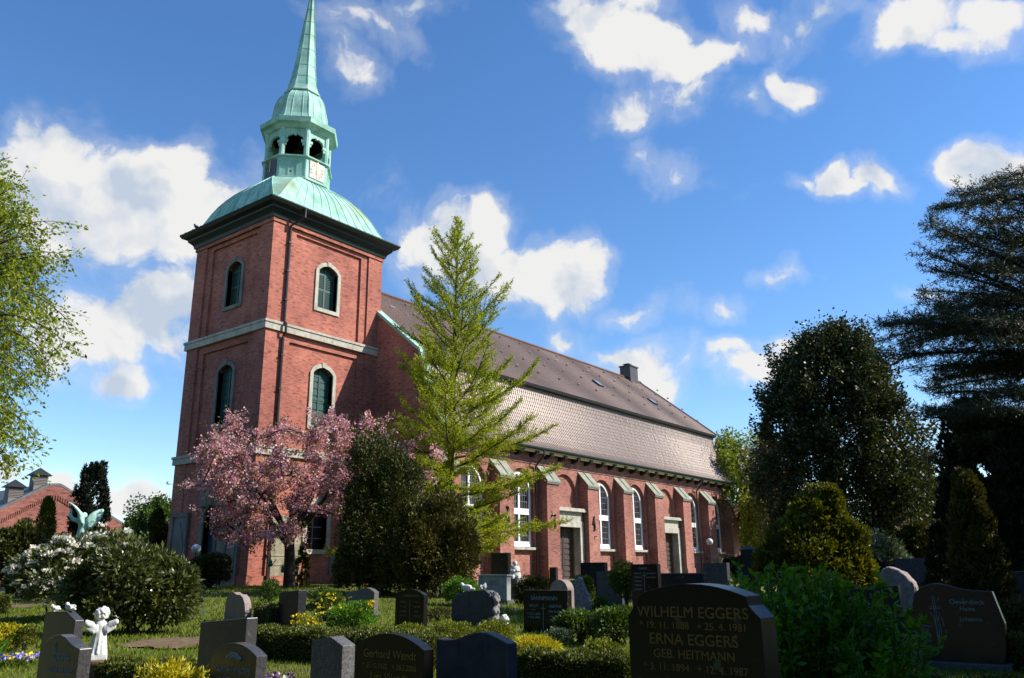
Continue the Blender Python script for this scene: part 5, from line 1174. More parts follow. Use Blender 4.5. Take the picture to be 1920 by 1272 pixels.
figure('dove_figure', 'small stone bird on the top edge of the rugged grey slab', 'figurine', b3+np.array([0, -w3*.22, h3*.985]), 1.25, G_MARBLE, dove, .012, R(20))
def lying_angel(mb):
    mb.ball((0, 0, .10), (.15, .28, .10)); mb.ball((.02, .2, .24), .12); g = rng(4)
    for k in range(26):
        v = rand_dirs(g, 1)[0]; mb.ball((.02+v[0]*.11, .2+v[1]*.11, .25+v[2]*.11), .03, u=6, w=5)
    for s in (-1, 1): mb.ball((-.05, -.05+s*.12, .22), (.05, .12, .09), np.array([[1, 0, 0], [0, .9, -s*.4], [0, s*.4, .9]]))
    mb.tube([(.1, .1, .1), (.2, -.1, .04), (.15, -.25, .04)], [.05, .04, .03], 7)
p_ = at(942, 24.0)
figure('angel_figure', 'small white crouching angel figure at the foot of the rugged slab', 'figurine', p_, 1.0, M_CHALK, lying_angel, .014, R(150))
def seated_angel(mb):
    mb.lathe((0, 0, 0), [(.2, 0), (.22, .12), (.17, .3), (.13, .42), (.06, .47)], 14); mb.ball((.02, 0, .55), (.085, .085, .1)); mb.ball((-.03, 0, .57), (.09, .095, .09))
    for s in (-1, 1): mb.tube([(0, s*.13, .4), (.12, s*.15, .28), (.18, s*.04, .3)], [.05, .045, .035], 7); mb.ball((-.13, s*.11, .34), (.04, .09, .17))
    mb.tube([(.1, .08, .1), (.3, .1, .08), (.32, .1, .0)], [.07, .06, .05], 7); mb.tube([(.1, -.08, .1), (.3, -.1, .08), (.32, -.1, .0)], [.07, .06, .05], 7)
p_ = at(966, 36); zz = at3(966, 1086, 36)[2]
mb = MB(); mb.box(-.3, .3, -.32, .32, 0, zz-p_[2]); o = bevel(mb.build('statue_pedestal', G_GREY), .02); o.location = tuple(p_); tag(o, 'grey pedestal of the seated white statue, behind the dark ball shrub', 'pedestal')
figure('seated_statue', 'pale seated angel statue beside the pale marble block', 'statue', np.array([p_[0], p_[1], zz]), 1.15, stone('weathered_white_marble', (.42, .41, .36), (.60, .58, .52), .7, 6), seated_angel, .02, R(220))
# bronze angel on its pedestal, seen from behind
D_A = 47.0; pa = at(148, D_A); kA = 1/ppm(D_A); zfoot = at3(147, 1021, D_A)[2]
mb = MB(); mb.box(-.55, .55, -.55, .55, 0, zfoot-pa[2]-.15); mb.box(-.65, .65, -.65, .65, zfoot-pa[2]-.15, zfoot-pa[2]); mb.box(-.7, .7, -.7, .7, 0, .4)
o = mb.build('statue_pedestal', G_GREY); o.location = tuple(pa); tag(o, 'tall grey pedestal under the bronze angel behind the white rhododendron', 'pedestal')
ang = empty('angel_statue', (pa[0], pa[1], zfoot), 'verdigris bronze angel with raised wings seen from behind by the black yew', 'statue')
right = FLAT_R; away = FLAT_F; upv = np.array([0, 0, 1.])
vview = unit((pa-CAM)*np.array([1, 1, 0])); rv = np.array([vview[1], -vview[0], 0])
O_A = at3(148, 1021, D_A)
def AP(px, py, back=0.): return at3(px, py, D_A)-O_A-vview*back
M_BRONZE = stone('verdigris_bronze', (.32, .58, .46), (.50, .74, .61), .7, 5, .2, .3)
mb = MB()
mb.tube([AP(147, 1023), AP(147, 1010), AP(147.5, 1000), AP(149, 990), AP(150, 982), AP(150.5, 976)], [.40, .34, .27, .22, .27, .2], 12)
for k in range(9): a = k*.7; off = np.array([math.cos(a), math.sin(a), 0])*.3; mb.tube([AP(147, 1022)+off, AP(147.5, 1004)+off*.75, AP(149, 988)+off*.5], [.07, .05, .03], 6)
mb.ball(AP(150.5, 968), (.15, .15, .19)); mb.ball(AP(151, 967, .05), (.15, .16, .17))
mb.tube([AP(145, 979), AP(138, 976), AP(130, 974), AP(125, 968), AP(125.5, 958)], [.15, .13, .11, .095, .07], 8); mb.tube([AP(125.5, 958), AP(128, 954.5)], [.07, .035], 6)
mb.tube([AP(155, 980), AP(160, 985), AP(158, 992)], [.13, .11, .08], 8)
body = mb.build('body', M_BRONZE, ang, smooth=True); remesh(body, .045)
def wing(outline, root_px, tip_feathers, seed):
    mb = MB(); L_ = [AP(x, y) for x, y in outline]
    n = len(L_); front = [p-vview*.22 for p in L_]; backp = [p-vview*.08 for p in L_]
    pts2 = [(x, y) for x, y in outline]; tri = tessellate_polygon([[Vector((x, y, 0)) for x, y in pts2]])
    mb.add(front+backp, [tuple(t) for t in tri]+[tuple(i+n for i in reversed(t)) for t in tri]+[(i, (i+1) % n, (i+1) % n+n, i+n) for i in range(n)])
    for (a, b_) in tip_feathers: mb.tube([AP(*a, .22), AP((a[0]+b_[0])/2, (a[1]+b_[1])/2, .26), AP(*b_, .2)], [.10, .085, .04], 7)
    w_ = mb.build('wing', M_BRONZE, ang, smooth=True); remesh(w_, .045)
wing([(149, 984), (143, 972), (139, 962), (132, 951), (124, 945), (118.5, 942), (122, 941.5), (130, 945), (139, 952), (146, 961), (151, 968), (152, 985)], (150, 980), [((147, 978), (139, 967)), ((148, 973), (137, 958)), ((148, 968), (131, 949)), ((149, 982), (142, 976))], 1)
wing([(152, 984), (154, 975), (160, 966), (168, 960), (178, 956), (186, 954.5), (188.5, 957), (186, 966), (181, 975), (174, 983), (167, 990), (160, 993), (154, 992)], (153, 982), [((156, 977), (186, 957)), ((157, 980), (185, 963)), ((157, 983), (181, 972)), ((157, 986), (175, 980)), ((157, 989), (168, 987)), ((158, 974), (178, 958))], 2)
# pigeon on the tower cornice
def pigeon(mb):
    mb.ball((0, 0, .16), (.17, .09, .10), np.array([[.8, 0, -.6], [0, 1, 0], [.6, 0, .8]])); mb.ball((.12, 0, .32), .065); mb.tube([(.17, 0, .32), (.23, 0, .30)], [.02, .006], 5); mb.tube([(-.1, 0, .1), (-.28, 0, -.02)], [.06, .035], 6)
    for s in (-1, 1): mb.tube([(.0, s*.04, .1), (.02, s*.04, 0)], .014, 5); mb.ball((-.03, s*.08, .17), (.15, .025, .07))
figure('pigeon', 'dark pigeon perched on the left end of the tower cornice', 'bird', (-.90, 7.9, 25.0), 1.1, plain('pigeon_feathers', (.03, .03, .035), .7), pigeon, .018, R(120))
figure('pigeon', 'tiny pigeon sitting at the foot of the lantern', 'bird', (AX-2.15, AY-2.15, 29.06), .8, MATS['pigeon_feathers'], pigeon, .018, R(40))
figure('pigeon', 'pale pigeon on the dome edge above the tower window', 'bird', (-.75, 3.1, 25.06), .8, plain('pale_feathers', (.35, .35, .36), .7), pigeon, .018, R(200))

# ------------------------------------------------------------------ lamps, sign, cans, vases
M_GLOBE, nt, b_ = newmat('milk_glass_globe'); b_.inputs['Base Color'].default_value = (.58, .58, .56, 1); b_.inputs['Roughness'].default_value = .15; b_.inputs['Subsurface Weight'].default_value = .2
def globe_lamp(px, py, d, label, r):
    b = at(px, d); z = at3(px, py, d)[2]-b[2]; root = empty('globe_lamp', b, label, 'lamp', 'globe lamps by the church')
    mb = MB(); mb.tube([b, b+np.array([0, 0, z-r])], [.05, .035], 8); mb.lathe(b, [(.09, 0), (.09, .25), (.05, .3)], 10); mb.lathe(b+np.array([0, 0, z-r-.02]), [(.05, 0), (.09, .04), (.09, .08)], 10); mb.build('post', M_BLACK, root, b)
    mb = MB(); mb.ball(b+np.array([0, 0, z]), r, u=20, w=14); mb.build('globe', M_GLOBE, root, b, smooth=True)
globe_lamp(363.5, 1029, 49.5, 'white globe lamp on a thin post by the blue tower door', .25)
globe_lamp(1335, 1016, 62, 'white globe lamp before the last nave windows', .24)
b = at(413, 46); z = at3(413, 1054, 46)[2]-b[2]; root = empty('notice_sign', b, 'small white notice on a post left of the dark bush', 'sign'); mb = MB(); mb.tube([b, b+np.array([0, 0, z-.1])], .03, 6); mb.build('post', M_BLACK, root, b)
mb = MB(); c = b+np.array([0, 0, z]); mb.add([c+FLAT_R*a*.11+np.array([0, 0, q*.17])-FLAT_F*(.04+e) for e in (0, .03) for a, q in ((-1, -1), (1, -1), (1, 1), (-1, 1))], [(0, 1, 2, 3), (7, 6, 5, 4), (0, 4, 5, 1), (1, 5, 6, 2), (2, 6, 7, 3), (3, 7, 4, 0)]); mb.build('panel', M_WHITE, root, b)
# rack with green watering cans at the tower foot
M_CAN = plain('green_plastic', (.01, .17, .06), .4); b = at(505, 49.0)
rack = empty('watering_can_rack', b, 'thin metal rack for watering cans at the tower foot', 'rack'); mb = MB()
for q in (0, 1): p0 = b+FLAT_R*q*1.6; mb.tube([p0, p0+np.array([0, 0, 1.75])], .03, 6)
for z in (1.1, 1.6): mb.tube([b+np.array([0, 0, z]), b+FLAT_R*1.6+np.array([0, 0, z])], .02, 6)
mb.build('rail', plain('galvanised_rail', (.2, .2, .2), .5, .5), rack, b)
can = None
for i, (off, z, lb) in enumerate(((.05, 1.05, 'green watering can hanging leftmost on the metal rack'), (.8, .72, 'green watering can hanging low in the middle of the rack'), (1.45, 1.02, 'green watering can hanging rightmost on the metal rack'))):
    p0 = b+FLAT_R*off-FLAT_F*.14+np.array([0, 0, z])
    if can is None:
        can = empty('watering_can', p0, lb, 'watering can', 'watering cans on the rack'); mb = MB(); mb.lathe(p0, [(.11, 0), (.125, .04), (.12, .3), (.06, .36)], 14); mb.build('body', M_CAN, can, p0, smooth=True)
        mb = MB(); mb.tube([p0+FLAT_R*.1+np.array([0, 0, .06]), p0+FLAT_R*.28+np.array([0, 0, .34])], [.03, .018], 7); mb.lathe(p0+FLAT_R*.28+np.array([0, 0, .34]), [(.02, 0), (.05, .03), (.05, .04)], 10); mb.build('spout', M_CAN, can, p0)
        mb = MB(); mb.tube([p0-FLAT_R*.1+np.array([0, 0, .08]), p0-FLAT_R*.2+np.array([0, 0, .25]), p0+np.array([0, 0, .48]), p0+FLAT_R*.05+np.array([0, 0, .36])], .016, 6); mb.build('handle', M_CAN, can, p0)
    else:
        c = copy_tree(can); c.location = tuple(p0); c['label'] = lb
# dark grave lantern and red grave light at bottom left
b = at(75, 9.8); root = empty('grave_lantern', b, 'black iron grave lantern left of the wavy topped stone', 'lantern'); mb = MB(); mb.box(b[0]-.13, b[0]+.13, b[1]-.13, b[1]+.13, b[2], b[2]+.42); mb.box(b[0]-.17, b[0]+.17, b[1]-.17, b[1]+.17, b[2], b[2]+.06); mb.build('body', M_BLACK, root, b)
mb = MB(); mb.box(b[0]-.17, b[0]+.17, b[1]-.17, b[1]+.17, b[2]+.42, b[2]+.47); mb.tube([b+np.array([0, 0, .47]), b+np.array([0, 0, .57])], [.10, .03], 8); mb.build('roof', M_BLACK, root, b)
b = at(72, 8.9); mb = MB(); mb.lathe((0, 0, 0), [(.06, 0), (.075, .02), (.07, .14), (.05, .17), (.05, .2)], 14); o = mb.build('grave_light', plain('red_plastic', (.22, .03, .02), .3), smooth=True); o.location = tuple(b); tag(o, 'small red grave light cup in front of the black lantern', 'grave light')
b = at(1342, 36.6); zb = at3(1340, 1056, 37)[2]
mb = MB(); mb.lathe((0, 0, 0), [(.12, 0), (.2, .08), (.28, .2), (.26, .2), (.1, .1)], 14); o = mb.build('flower_bowl', G_MARBLE); o.location = (b[0]+.25, b[1], zb-.005); tag(o, 'pale stone flower bowl standing on the dark blue slab', 'bowl')
# small pale decoration at the stump, flowers in vases
b = at(204, 12.0); figure('dove_figure', 'small white bird figure at the foot of the stump', 'figurine', b+np.array([0, 0, .30]), .7, M_CHALK, dove, .012, R(30)) if False else None

# ------------------------------------------------------------------ brick barn at the far left
def barn():
    D0 = 105.0; k = 1/ppm(D0); c = at(108, D0); vv = unit((c-CAM)*np.array([1, 1, 0])); rt = np.array([vv[1], -vv[0], 0]); root = empty('brick_barn', c, 'old brick barn with a broad gable and two louvred roof vents', 'barn')
    # gable wall turned a little to the right of the view; ridge runs back to the left
    ang_ = R(24); gu = rt*math.cos(ang_)+vv*math.sin(ang_); gb = np.cross(np.array([0, 0, 1.]), gu); gb = gb if np.dot(gb, vv) > 0 else -gb
    def GP(px, py):
        v = ray(px, py); n = gb; q = np.dot(c-CAM, n)/np.dot(v, n); P = CAM+v*q; return np.dot(P-c, gu), P[2]
    pk0, pk1 = GP(92, 911), GP(112, 911); lf, rg_ = GP(-95, 1003), GP(236, 989); zb = float(c[2])
    loop = [(lf[0], zb), (rg_[0], zb), rg_, pk1, pk0, lf]
    f = lambda a, z, d: tuple(c+gu*a+gb*d+np.array([0, 0, z-c[2]]))
    mb = MB(); mb.prism(loop, f, 0, .5); mb.prism([lf, (lf[0], zb), (lf[0]+.4, zb), (lf[0]+.4, lf[1])], f, .5, 40); mb.prism([rg_, (rg_[0], zb), (rg_[0]-.4, zb), (rg_[0]-.4, rg_[1])], f, .5, 40)
    # lesene strips and a corbel band following the rakes
    def band(p, q, off, h, n):
        for i in range(n):
            t0, t1 = i/n, (i+.55)/n; a0, a1 = p[0]+(q[0]-p[0])*t0, p[0]+(q[0]-p[0])*t1; z0, z1 = p[1]+(q[1]-p[1])*t0-off, p[1]+(q[1]-p[1])*t1-off
            mb.prism([(a0, z0-h), (a1, z1-h), (a1, z1), (a0, z0)], f, -.12, 0)
        mb.prism([(p[0], p[1]-off), (q[0], q[1]-off), (q[0], q[1]-.02), (p[0], p[1]-.02)], f, -.12, 0)
    band(lf, pk0, 1.1, .45, 44); band(pk1, rg_, 1.1, .45, 30); band(pk0, pk1, 1.1, .45, 4)
    mb.build('wall', M_BARNBRICK, root, c)
    mb = MB(); th = .25
    for p, q in ((lf, pk0), (pk0, pk1), (pk1, rg_)):
        e = np.array([q[0]-p[0], q[1]-p[1]]); e /= np.linalg.norm(e); nn = np.array([-e[1], e[0]]); nn = nn if nn[1] > 0 else -nn
        ext = .5 if (p is lf) else 0; ex2 = .5 if q is rg_ else 0
        P0 = (p[0]-e[0]*ext, p[1]-e[1]*ext); Q0 = (q[0]+e[0]*ex2, q[1]+e[1]*ex2)
        mb.prism([P0, Q0, (Q0[0]+nn[0]*th, Q0[1]+nn[1]*th), (P0[0]+nn[0]*th, P0[1]+nn[1]*th)], f, -.15, 40.2)
    mb.build('roof', stone('grey_roof_sheet', (.07, .075, .08), (.13, .135, .14), .6, 3), root, c)
    M_LOUV = plain('weathered_louvre_wood', (.16, .14, .13), .8)
    for px, py in ((68, 930), (22, 942)):
        a, z = GP(px, py); a += .5; dd = 1.2; z = np.interp(a, [lf[0], pk0[0]], [lf[1], pk0[1]])+.5
        def vent(a, z, dd):
            mb = MB(); P = lambda x, y, zz: tuple(c+gu*(a+x)+gb*(dd+y)+np.array([0, 0, zz-c[2]]))
            def bx_(x0, x1, y0, y1, z0, z1):
                mb.add([P(x0, y0, z0), P(x1, y0, z0), P(x1, y1, z0), P(x0, y1, z0), P(x0, y0, z1), P(x1, y0, z1), P(x1, y1, z1), P(x0, y1, z1)], [(0, 3, 2, 1), (4, 5, 6, 7), (0, 1, 5, 4), (1, 2, 6, 5), (2, 3, 7, 6), (3, 0, 4, 7)])
            bx_(-.68, .68, -.6, .6, z-2.2, z+1.05)
            for q in range(6): bx_(-.74, .74, -.66, -.58, z+.02+q*.17, z+.12+q*.17)
            o = mb.build('roof_vent', M_LOUV, root, c)
            m2 = MB(); v = [P(-1.05, -.95, z+1.05), P(1.05, -.95, z+1.05), P(1.05, .95, z+1.05), P(-1.05, .95, z+1.05), P(0, 0, z+1.95)]; m2.add(v, [(0, 1, 4), (1, 2, 4), (2, 3, 4), (3, 0, 4), (3, 2, 1, 0)]); m2.build('vent_roof', M_BLACK, o, c)
        vent(a, z, dd)
barn()
# ------------------------------------------------------------------ shrubs, hedges, flowers, grass
def flowers_on(root, b, P, D, size, mat, g, per=9, rad=.12, name='blossom'):
    n = len(P); Q = np.repeat(P, per, 0); d = rand_dirs(g, n*per); d[:, 2] = abs(d[:, 2]); Q = Q+d*rad*g.uniform(.3, 1, (n*per, 1)); quads_mesh(name, leaf_quads(Q, d+np.repeat(D, per, 0)*.5, size, g, .9, .4), mat, root, b)
# rhododendrons at left
def rhodo_w():
    g = rng(101); d = 31; b = at(150, d); root = empty('rhododendron', b, 'wide rhododendron full of white blossom below the bronze angel', 'shrub'); k = 1/ppm(d)
    c = b+np.array([0, 0, 1.15])+FLAT_R*.2; Z = at3(150, 1012, d)[2]-b[2]
    parts_ = [((70, 1085), 1.0, .95), ((120, 1065), 1.2, 1.0), ((180, 1050), 1.2, 1.0), ((222, 1042), 1.0, 1.0), ((110, 1095), 1.2, .85), ((160, 1085), 1.3, 1.0), ((230, 1075), .8, .9)]
    P = []; D = []
    for (px, py), rx, rz in parts_:
        cc = at3(px, py, d+g.uniform(-.5, .6)); p, dd = blob_points(g, cc, (rx*fx(px), rx*fx(px), rz*.72), 2400, 16, .42, .2, b[2]+.03); P.append(p); D.append(dd)
    P = np.concatenate(P); D = np.concatenate(D); D[:, 2] += .2; quads_mesh('foliage', leaf_quads(P, D, .20, g, .36, .6), L_RHODO, root, b)
    sel = (np.einsum('ij,j->i', P-c, -FLAT_F) > .1) | (P[:, 2] > b[2]+1.6); Q = P[sel]; DD = D[sel]; idx = g.choice(len(Q), 330, replace=False); Q = Q[idx]+DD[idx]*.16-FLAT_F*.05
    px = 960+FPX*((Q-CAM)@FLAT_R)/((Q-CAM)@FLAT_F); Q = Q[(px < 265)]
    flowers_on(root, b, Q, np.tile([0, 0, 1.], (len(Q), 1)), .095, L_WHITEFL, g, 16, .12)
    t = Tree(102)
    for q in range(9): t.limb(b+g.normal(0, .4, 3)*np.array([1, 1, 0]), (g.normal(0, .5), g.normal(0, .5), 1), 1.5, .035, n=4)
    t.mb.build('stems', M_BARK, root, b, smooth=True)
rhodo_w()
def rhodo_g():
    g = rng(105); d = 25; b = at(255, d); root = empty('rhododendron', b, 'large rhododendron without flowers, leathery leaves, beside the white one', 'shrub')
    parts_ = [((190, 1095), .95, .9), ((240, 1085), 1.05, 1.05), ((290, 1095), 1.0, 1.0), ((330, 1115), .75, .85), ((200, 1135), .95, .7), ((260, 1135), 1.1, .8), ((310, 1140), .9, .65), ((340, 1090), .5, .6), ((150, 1115), .6, .75)]
    P = []; D = []
    for (px, py), rx, rz in parts_:
        cc = at3(px, py, d+g.uniform(-.5, .5)); p, dd = blob_points(g, cc, (rx*fx(px), rx*fx(px), rz*.8), 2600, 18, .42, .2, b[2]+.03); P.append(p); D.append(dd)
    P = np.concatenate(P); D = np.concatenate(D); D[:, 2] += .2; quads_mesh('foliage', leaf_quads(P, D, .17, g, .38, .6), L_RHODO, root, b)
    t = Tree(106)
    for q in range(9): t.limb(b+g.normal(0, .4, 3)*np.array([1, 1, 0]), (g.normal(0, .5), g.normal(0, .5), 1), 1.3, .035, n=4)
    t.mb.build('stems', M_BARK, root, b, smooth=True)
rhodo_g()
bush('door_bush', 'very dark low bush in front of the blue tower door', 'shrub', 395, 46, 2.9, .0, 1.75, L_YEW, 9000, .15, 111, clumps=22)
# the two big yews before the tower and nave corner
def yew(label, pxs, d, seed, n, mat=L_YEW):
    g = rng(seed); b = at(pxs[0][0], d); root = empty('yew_bush', b, label, 'shrub'); P = []; D = []
    for (px, py, rx, rz) in pxs:
        cc = at3(px, py, d+g.uniform(-.4, .4)); p, dd = blob_points(g, cc, (rx*fx(px), rx*fx(px), rz), n*2, 70, .19, .10, b[2]+.02); P.append(p); D.append(dd)
    P = np.concatenate(P); D = np.concatenate(D); D[:, 2] += .45; quads_mesh('foliage', leaf_quads(P, D, .14, g, .36, .5), mat, root, b)
    t = Tree(seed+3)
    for q in range(8): t.limb(b+g.normal(0, .5, 3)*np.array([1, 1, 0]), (g.normal(0, .25), g.normal(0, .25), 1), 1.3, .06, n=5)
    t.mb.build('stems', M_BARK, root, b, smooth=True)
yew('tall dark yew bush right of the cherry, rounded like a thumb', [(705, 925, 1.8, 3.0), (715, 1000, 2.0, 3.0), (690, 990, 1.6, 2.6), (740, 955, 1.6, 2.9), (760, 1050, 1.3, 1.7), (670, 1070, 1.2, 1.3)], 37, 121, 5200)
yew('broad brownish yew bush at the nave corner below the larch', [(828, 1012, 1.75, 2.1), (785, 1020, 1.6, 2.1), (862, 1050, 1.0, 1.7), (820, 1085, 1.9, 1.2), (755, 1070, 1.4, 1.5)], 36, 125, 5200, leafmat('brown_green_yew_needles', [(.03, .033, .007), (.075, .07, .012), (.15, .125, .02)], .55, .12, .3))
yew('golden tipped yew rising right of the church end', [(1535, 985, 1.0, 1.1), (1500, 1035, 1.25, 1.0), (1570, 1035, 1.15, 1.05), (1540, 1080, 1.6, .8), (1460, 1065, .8, .7), (1600, 1070, .7, .8), (1558, 945, .35, .5)], 25, 131, 5000, L_GOLDYEW)
bush('dark_shrub', 'dark shrub under the holly left of the stone wall', 'shrub', 1640, 33, 3.2, 0, 1.7, L_BLACKYEW, 7000, .16, 141)
bush('silver_leaved_shrub', 'pale leaved rhododendron at the foot of the holly', 'shrub', 1650, 36, 3.4, .3, 2.9, leafmat('pale_shiny_leaves', [(.07, .10, .05), (.14, .18, .10), (.22, .26, .17)], .3, .15, .7), 5000, .22, 143, aspect=.36)
bush('dark_shrub', 'dark brownish shrub between the wall and the bright tree', 'shrub', 1725, 38, 3.0, 0, 3.4, L_THUJA, 7000, .17, 145)
bush('dark_shrub', 'dark shrub filling the gap left of the thuja column', 'shrub', 1790, 27, 2.2, 0, 1.9, L_BLACKYEW, 7000, .14, 147)
bush('dark_shrub', 'dark clipped bush at the last buttress of the church', 'shrub', 1380, 60, 2.3, .2, 2.0, L_BLACKYEW, 6000, .18, 149)
bush('dark_shrub', 'dark yew wall at the left picture edge before the barn', 'shrub', 22, 52, 3.9, 0, 3.9, L_YEW, 12000, .2, 151)
bush('dark_shrub', 'dark green shrub between the golden conifer and the white rhododendron', 'shrub', 55, 44, 3.0, 0, 1.9, L_YEW, 7000, .17, 153)
bush('dark_shrub', 'low spreading juniper under the bronze angel', 'shrub', 108, 46, 2.0, .6, 2.9, L_YEW, 4500, .2, 155)
bush('weeping_shrub', 'round weeping shrub with bare twigs at its crown left of the thumb shaped yew', 'shrub', 615, 27, 1.55, .05, 1.05, L_MID, 5500, .07, 161, clumps=18)
bush('flowering_shrub', 'bright green shrub with small yellow flowers behind the long hedge', 'shrub', 660, 21, 1.45, .1, .95, L_BRIGHT, 6000, .06, 163)
bush('yellow_flower_patch', 'loose yellow flowering plant at the left end of the long hedge', 'flowers', 580, 20, .75, .15, .62, L_YELLOWGREEN, 1500, .05, 165)
bush('low_shrub', 'light green low shrub at the left of the pale marble block', 'shrub', 862, 32, 1.6, 0, 1.1, L_BRIGHT, 5000, .09, 167)
bush('ball_shrub', 'dark clipped ball shrub behind the square black headstone', 'shrub', 1000, 29, 1.85, .1, 1.35, L_THUJA, 8000, .08, 169, clumps=60, cr=.2)
bush('golden_cypress', 'golden green round cypress in front of the church doorway', 'shrub', 1092, 30, 1.05, .05, 1.35, leafmat('lime_cypress_sprays', [(.10, .13, .01), (.20, .22, .015), (.30, .28, .02)], .5, .3, .3), 6000, .08, 171)
bush('light_conifer', 'loose light green dwarf conifer before the nave wall', 'shrub', 1172, 31, 1.4, .35, 1.75, leafmat('light_conifer_sprays', [(.07, .10, .012), (.14, .17, .02), (.22, .22, .03)], .5, .3, .3), 4500, .12, 173)
bush('dark_shrub', 'small dark green shrub by the grave flowers in mid graveyard', 'shrub', 1127, 27, .75, .05, .75, L_MID, 2500, .06, 175)
bush('cherry_laurel', 'dark glossy low laurel in the middle of the graves, left half', 'shrub', 1085, 19, 1.35, .0, .72, L_MID, 5500, .07, 177)
bush('cherry_laurel', 'dark glossy low laurel beside the big black headstone', 'shrub', 1150, 18.4, 1.3, .0, .82, L_MID, 5500, .07, 179)
bush('blue_juniper', 'bluish ground cover plant at the left foot of the square black headstone', 'shrub', 1045, 18.5, .6, .0, .38, leafmat('bluish_juniper', [(.07, .11, .07), (.12, .17, .11), (.2, .24, .17)], .5, .2, .3), 1800, .05, 181)
bush('yellow_thuja', 'bright golden yellow thread cypress above the clipped hedge', 'shrub', 998, 14.2, .95, .12, .52, L_YELLOW, 5000, .075, 183, aspect=.2)
bush('yellow_thuja', 'golden yellow thread cypress at the bottom edge before the slab', 'shrub', 345, 7.7, .85, .0, .93, L_YELLOW, 8000, .06, 185, aspect=.22)
bush('yellow_shrub', 'yellow flowering low shrub on the lawn at the left edge', 'shrub', 28, 21.5, 1.5, .0, .55, L_YELLOW, 2600, .07, 187)
bush('small_shrub', 'small dull green shrub right of the yellow one on the left lawn', 'shrub', 66, 21, .7, 0, .55, L_BOX, 1500, .05, 189)
bush('rose_shrub', 'small shrub with pale flowers left of the dark plain headstone', 'shrub', 508, 33, 1.0, 0, .95, L_MID, 1800, .08, 191)
bush('heather_patch', 'low brownish heather between the two gravestones', 'shrub', 822, 26.5, 1.3, .0, .42, L_THUJA, 2500, .05, 193)
for k, (px, d, w, h, lb) in enumerate(((770, 19.5, 1.0, .42, 'lime green cushion plant under the gold lettered black headstone'), (850, 19, 1.2, .5, 'lime green cushion plant below the rugged grey slab'), (925, 18.5, 1.0, .55, 'lime green cushion plant below the crouching angel figure'), (880, 16.8, 1.3, .34, 'light green cushion at the right end of the long hedge'), (1125, 14.5, .8, .42, 'olive green cushion plant at the right end of the short hedge'))):
    bush('cushion_plant', lb, 'plant', px, d, w, .0, h, leafmat('lime_cushion_leaves', [(.09, .12, .01), (.16, .19, .015), (.25, .25, .025)], .5, .3, .3) if k == 0 else MATS['lime_cushion_leaves'], 3600, .05, 200+k)
bush('ground_cover', 'silvery ground cover carpet behind the long hedge', 'plant', 740, 17.6, 1.9, .0, .42, L_SILVER, 4500, .05, 211, depth=.9)
bush('heather_patch', 'mixed reddish green planting at the far right behind the red headstone', 'shrub', 1890, 18.5, 1.6, .0, .95, L_THUJA, 4500, .07, 213)
bush('low_shrub', 'bright green shrub between the navy slab and the red headstone', 'shrub', 1697, 17, .6, .0, .85, L_BRIGHT, 2200, .07, 215)
def shoots(label, px, d, w, dp, h, n, seed):
    """upright stems clothed in narrow leaves, reddish old leaves low down"""
    g = rng(seed); b = at(px, d); root = empty('leafy_shrub', b, label, 'shrub'); t = Tree(seed+1); LG, LD, RG, RD = [], [], [], []
    for k in range(n):
        a = g.uniform(-1, 1); c_ = g.uniform(-1, 1); p = b+FLAT_R*a*w/2+FLAT_F*c_*dp/2; p[2] = groundz(p[0], p[1]); hh = h*(1-.25*abs(a)**2)*g.uniform(.68, 1.05)
        q = t.limb(p, FLAT_R*(a*.13+g.normal(0, .08))+FLAT_F*g.normal(0, .15)+np.array([0, 0, 1]), hh, .009, .003, n=7, sides=3, wob=.18)
        for u in np.linspace(.08, 1, 40):
            x = np.array([np.interp(u, np.linspace(0, 1, 8), q[:, m]) for m in range(3)]); ax = unit(q[min(7, int(u*7)+1)]-q[int(u*7) if u < 1 else 6]); r_ = rand_dirs(g, 1)[0]; e = unit(ax*.75+r_*.75)
            (RG if u < .42 else LG).append(x); (RD if u < .42 else LD).append(e)
            if u > .5: LG.append(x+r_*.015); LD.append(unit(ax*.8-r_*.7))
    quads_mesh('foliage', leaf_quads(np.array(LG), np.array(LD),  .078, g, .42, .4), leafmat('willow_green_leaves', [(.06, .16, .006), (.10, .24, .009), (.17, .31, .015)], .45, .45, .4) if 'willow_green_leaves' not in MATS else MATS['willow_green_leaves'], root, b)
    quads_mesh('old_leaves', leaf_quads(np.array(RG), np.array(RD), .06, g, .4, .3), L_REDBROWN, root, b); t.mb.build('stems', M_BARK, root, b, smooth=True)
shoots('tall fresh green leafy shrub behind the big black headstone in the shade', 1470, 8.0, 1.3, 1.2, 1.55, 400, 221)
shoots('low leafy sucker shoots at the right of the foreground shrub', 1620, 7.2, .35, .4, 1.05, 26, 225)
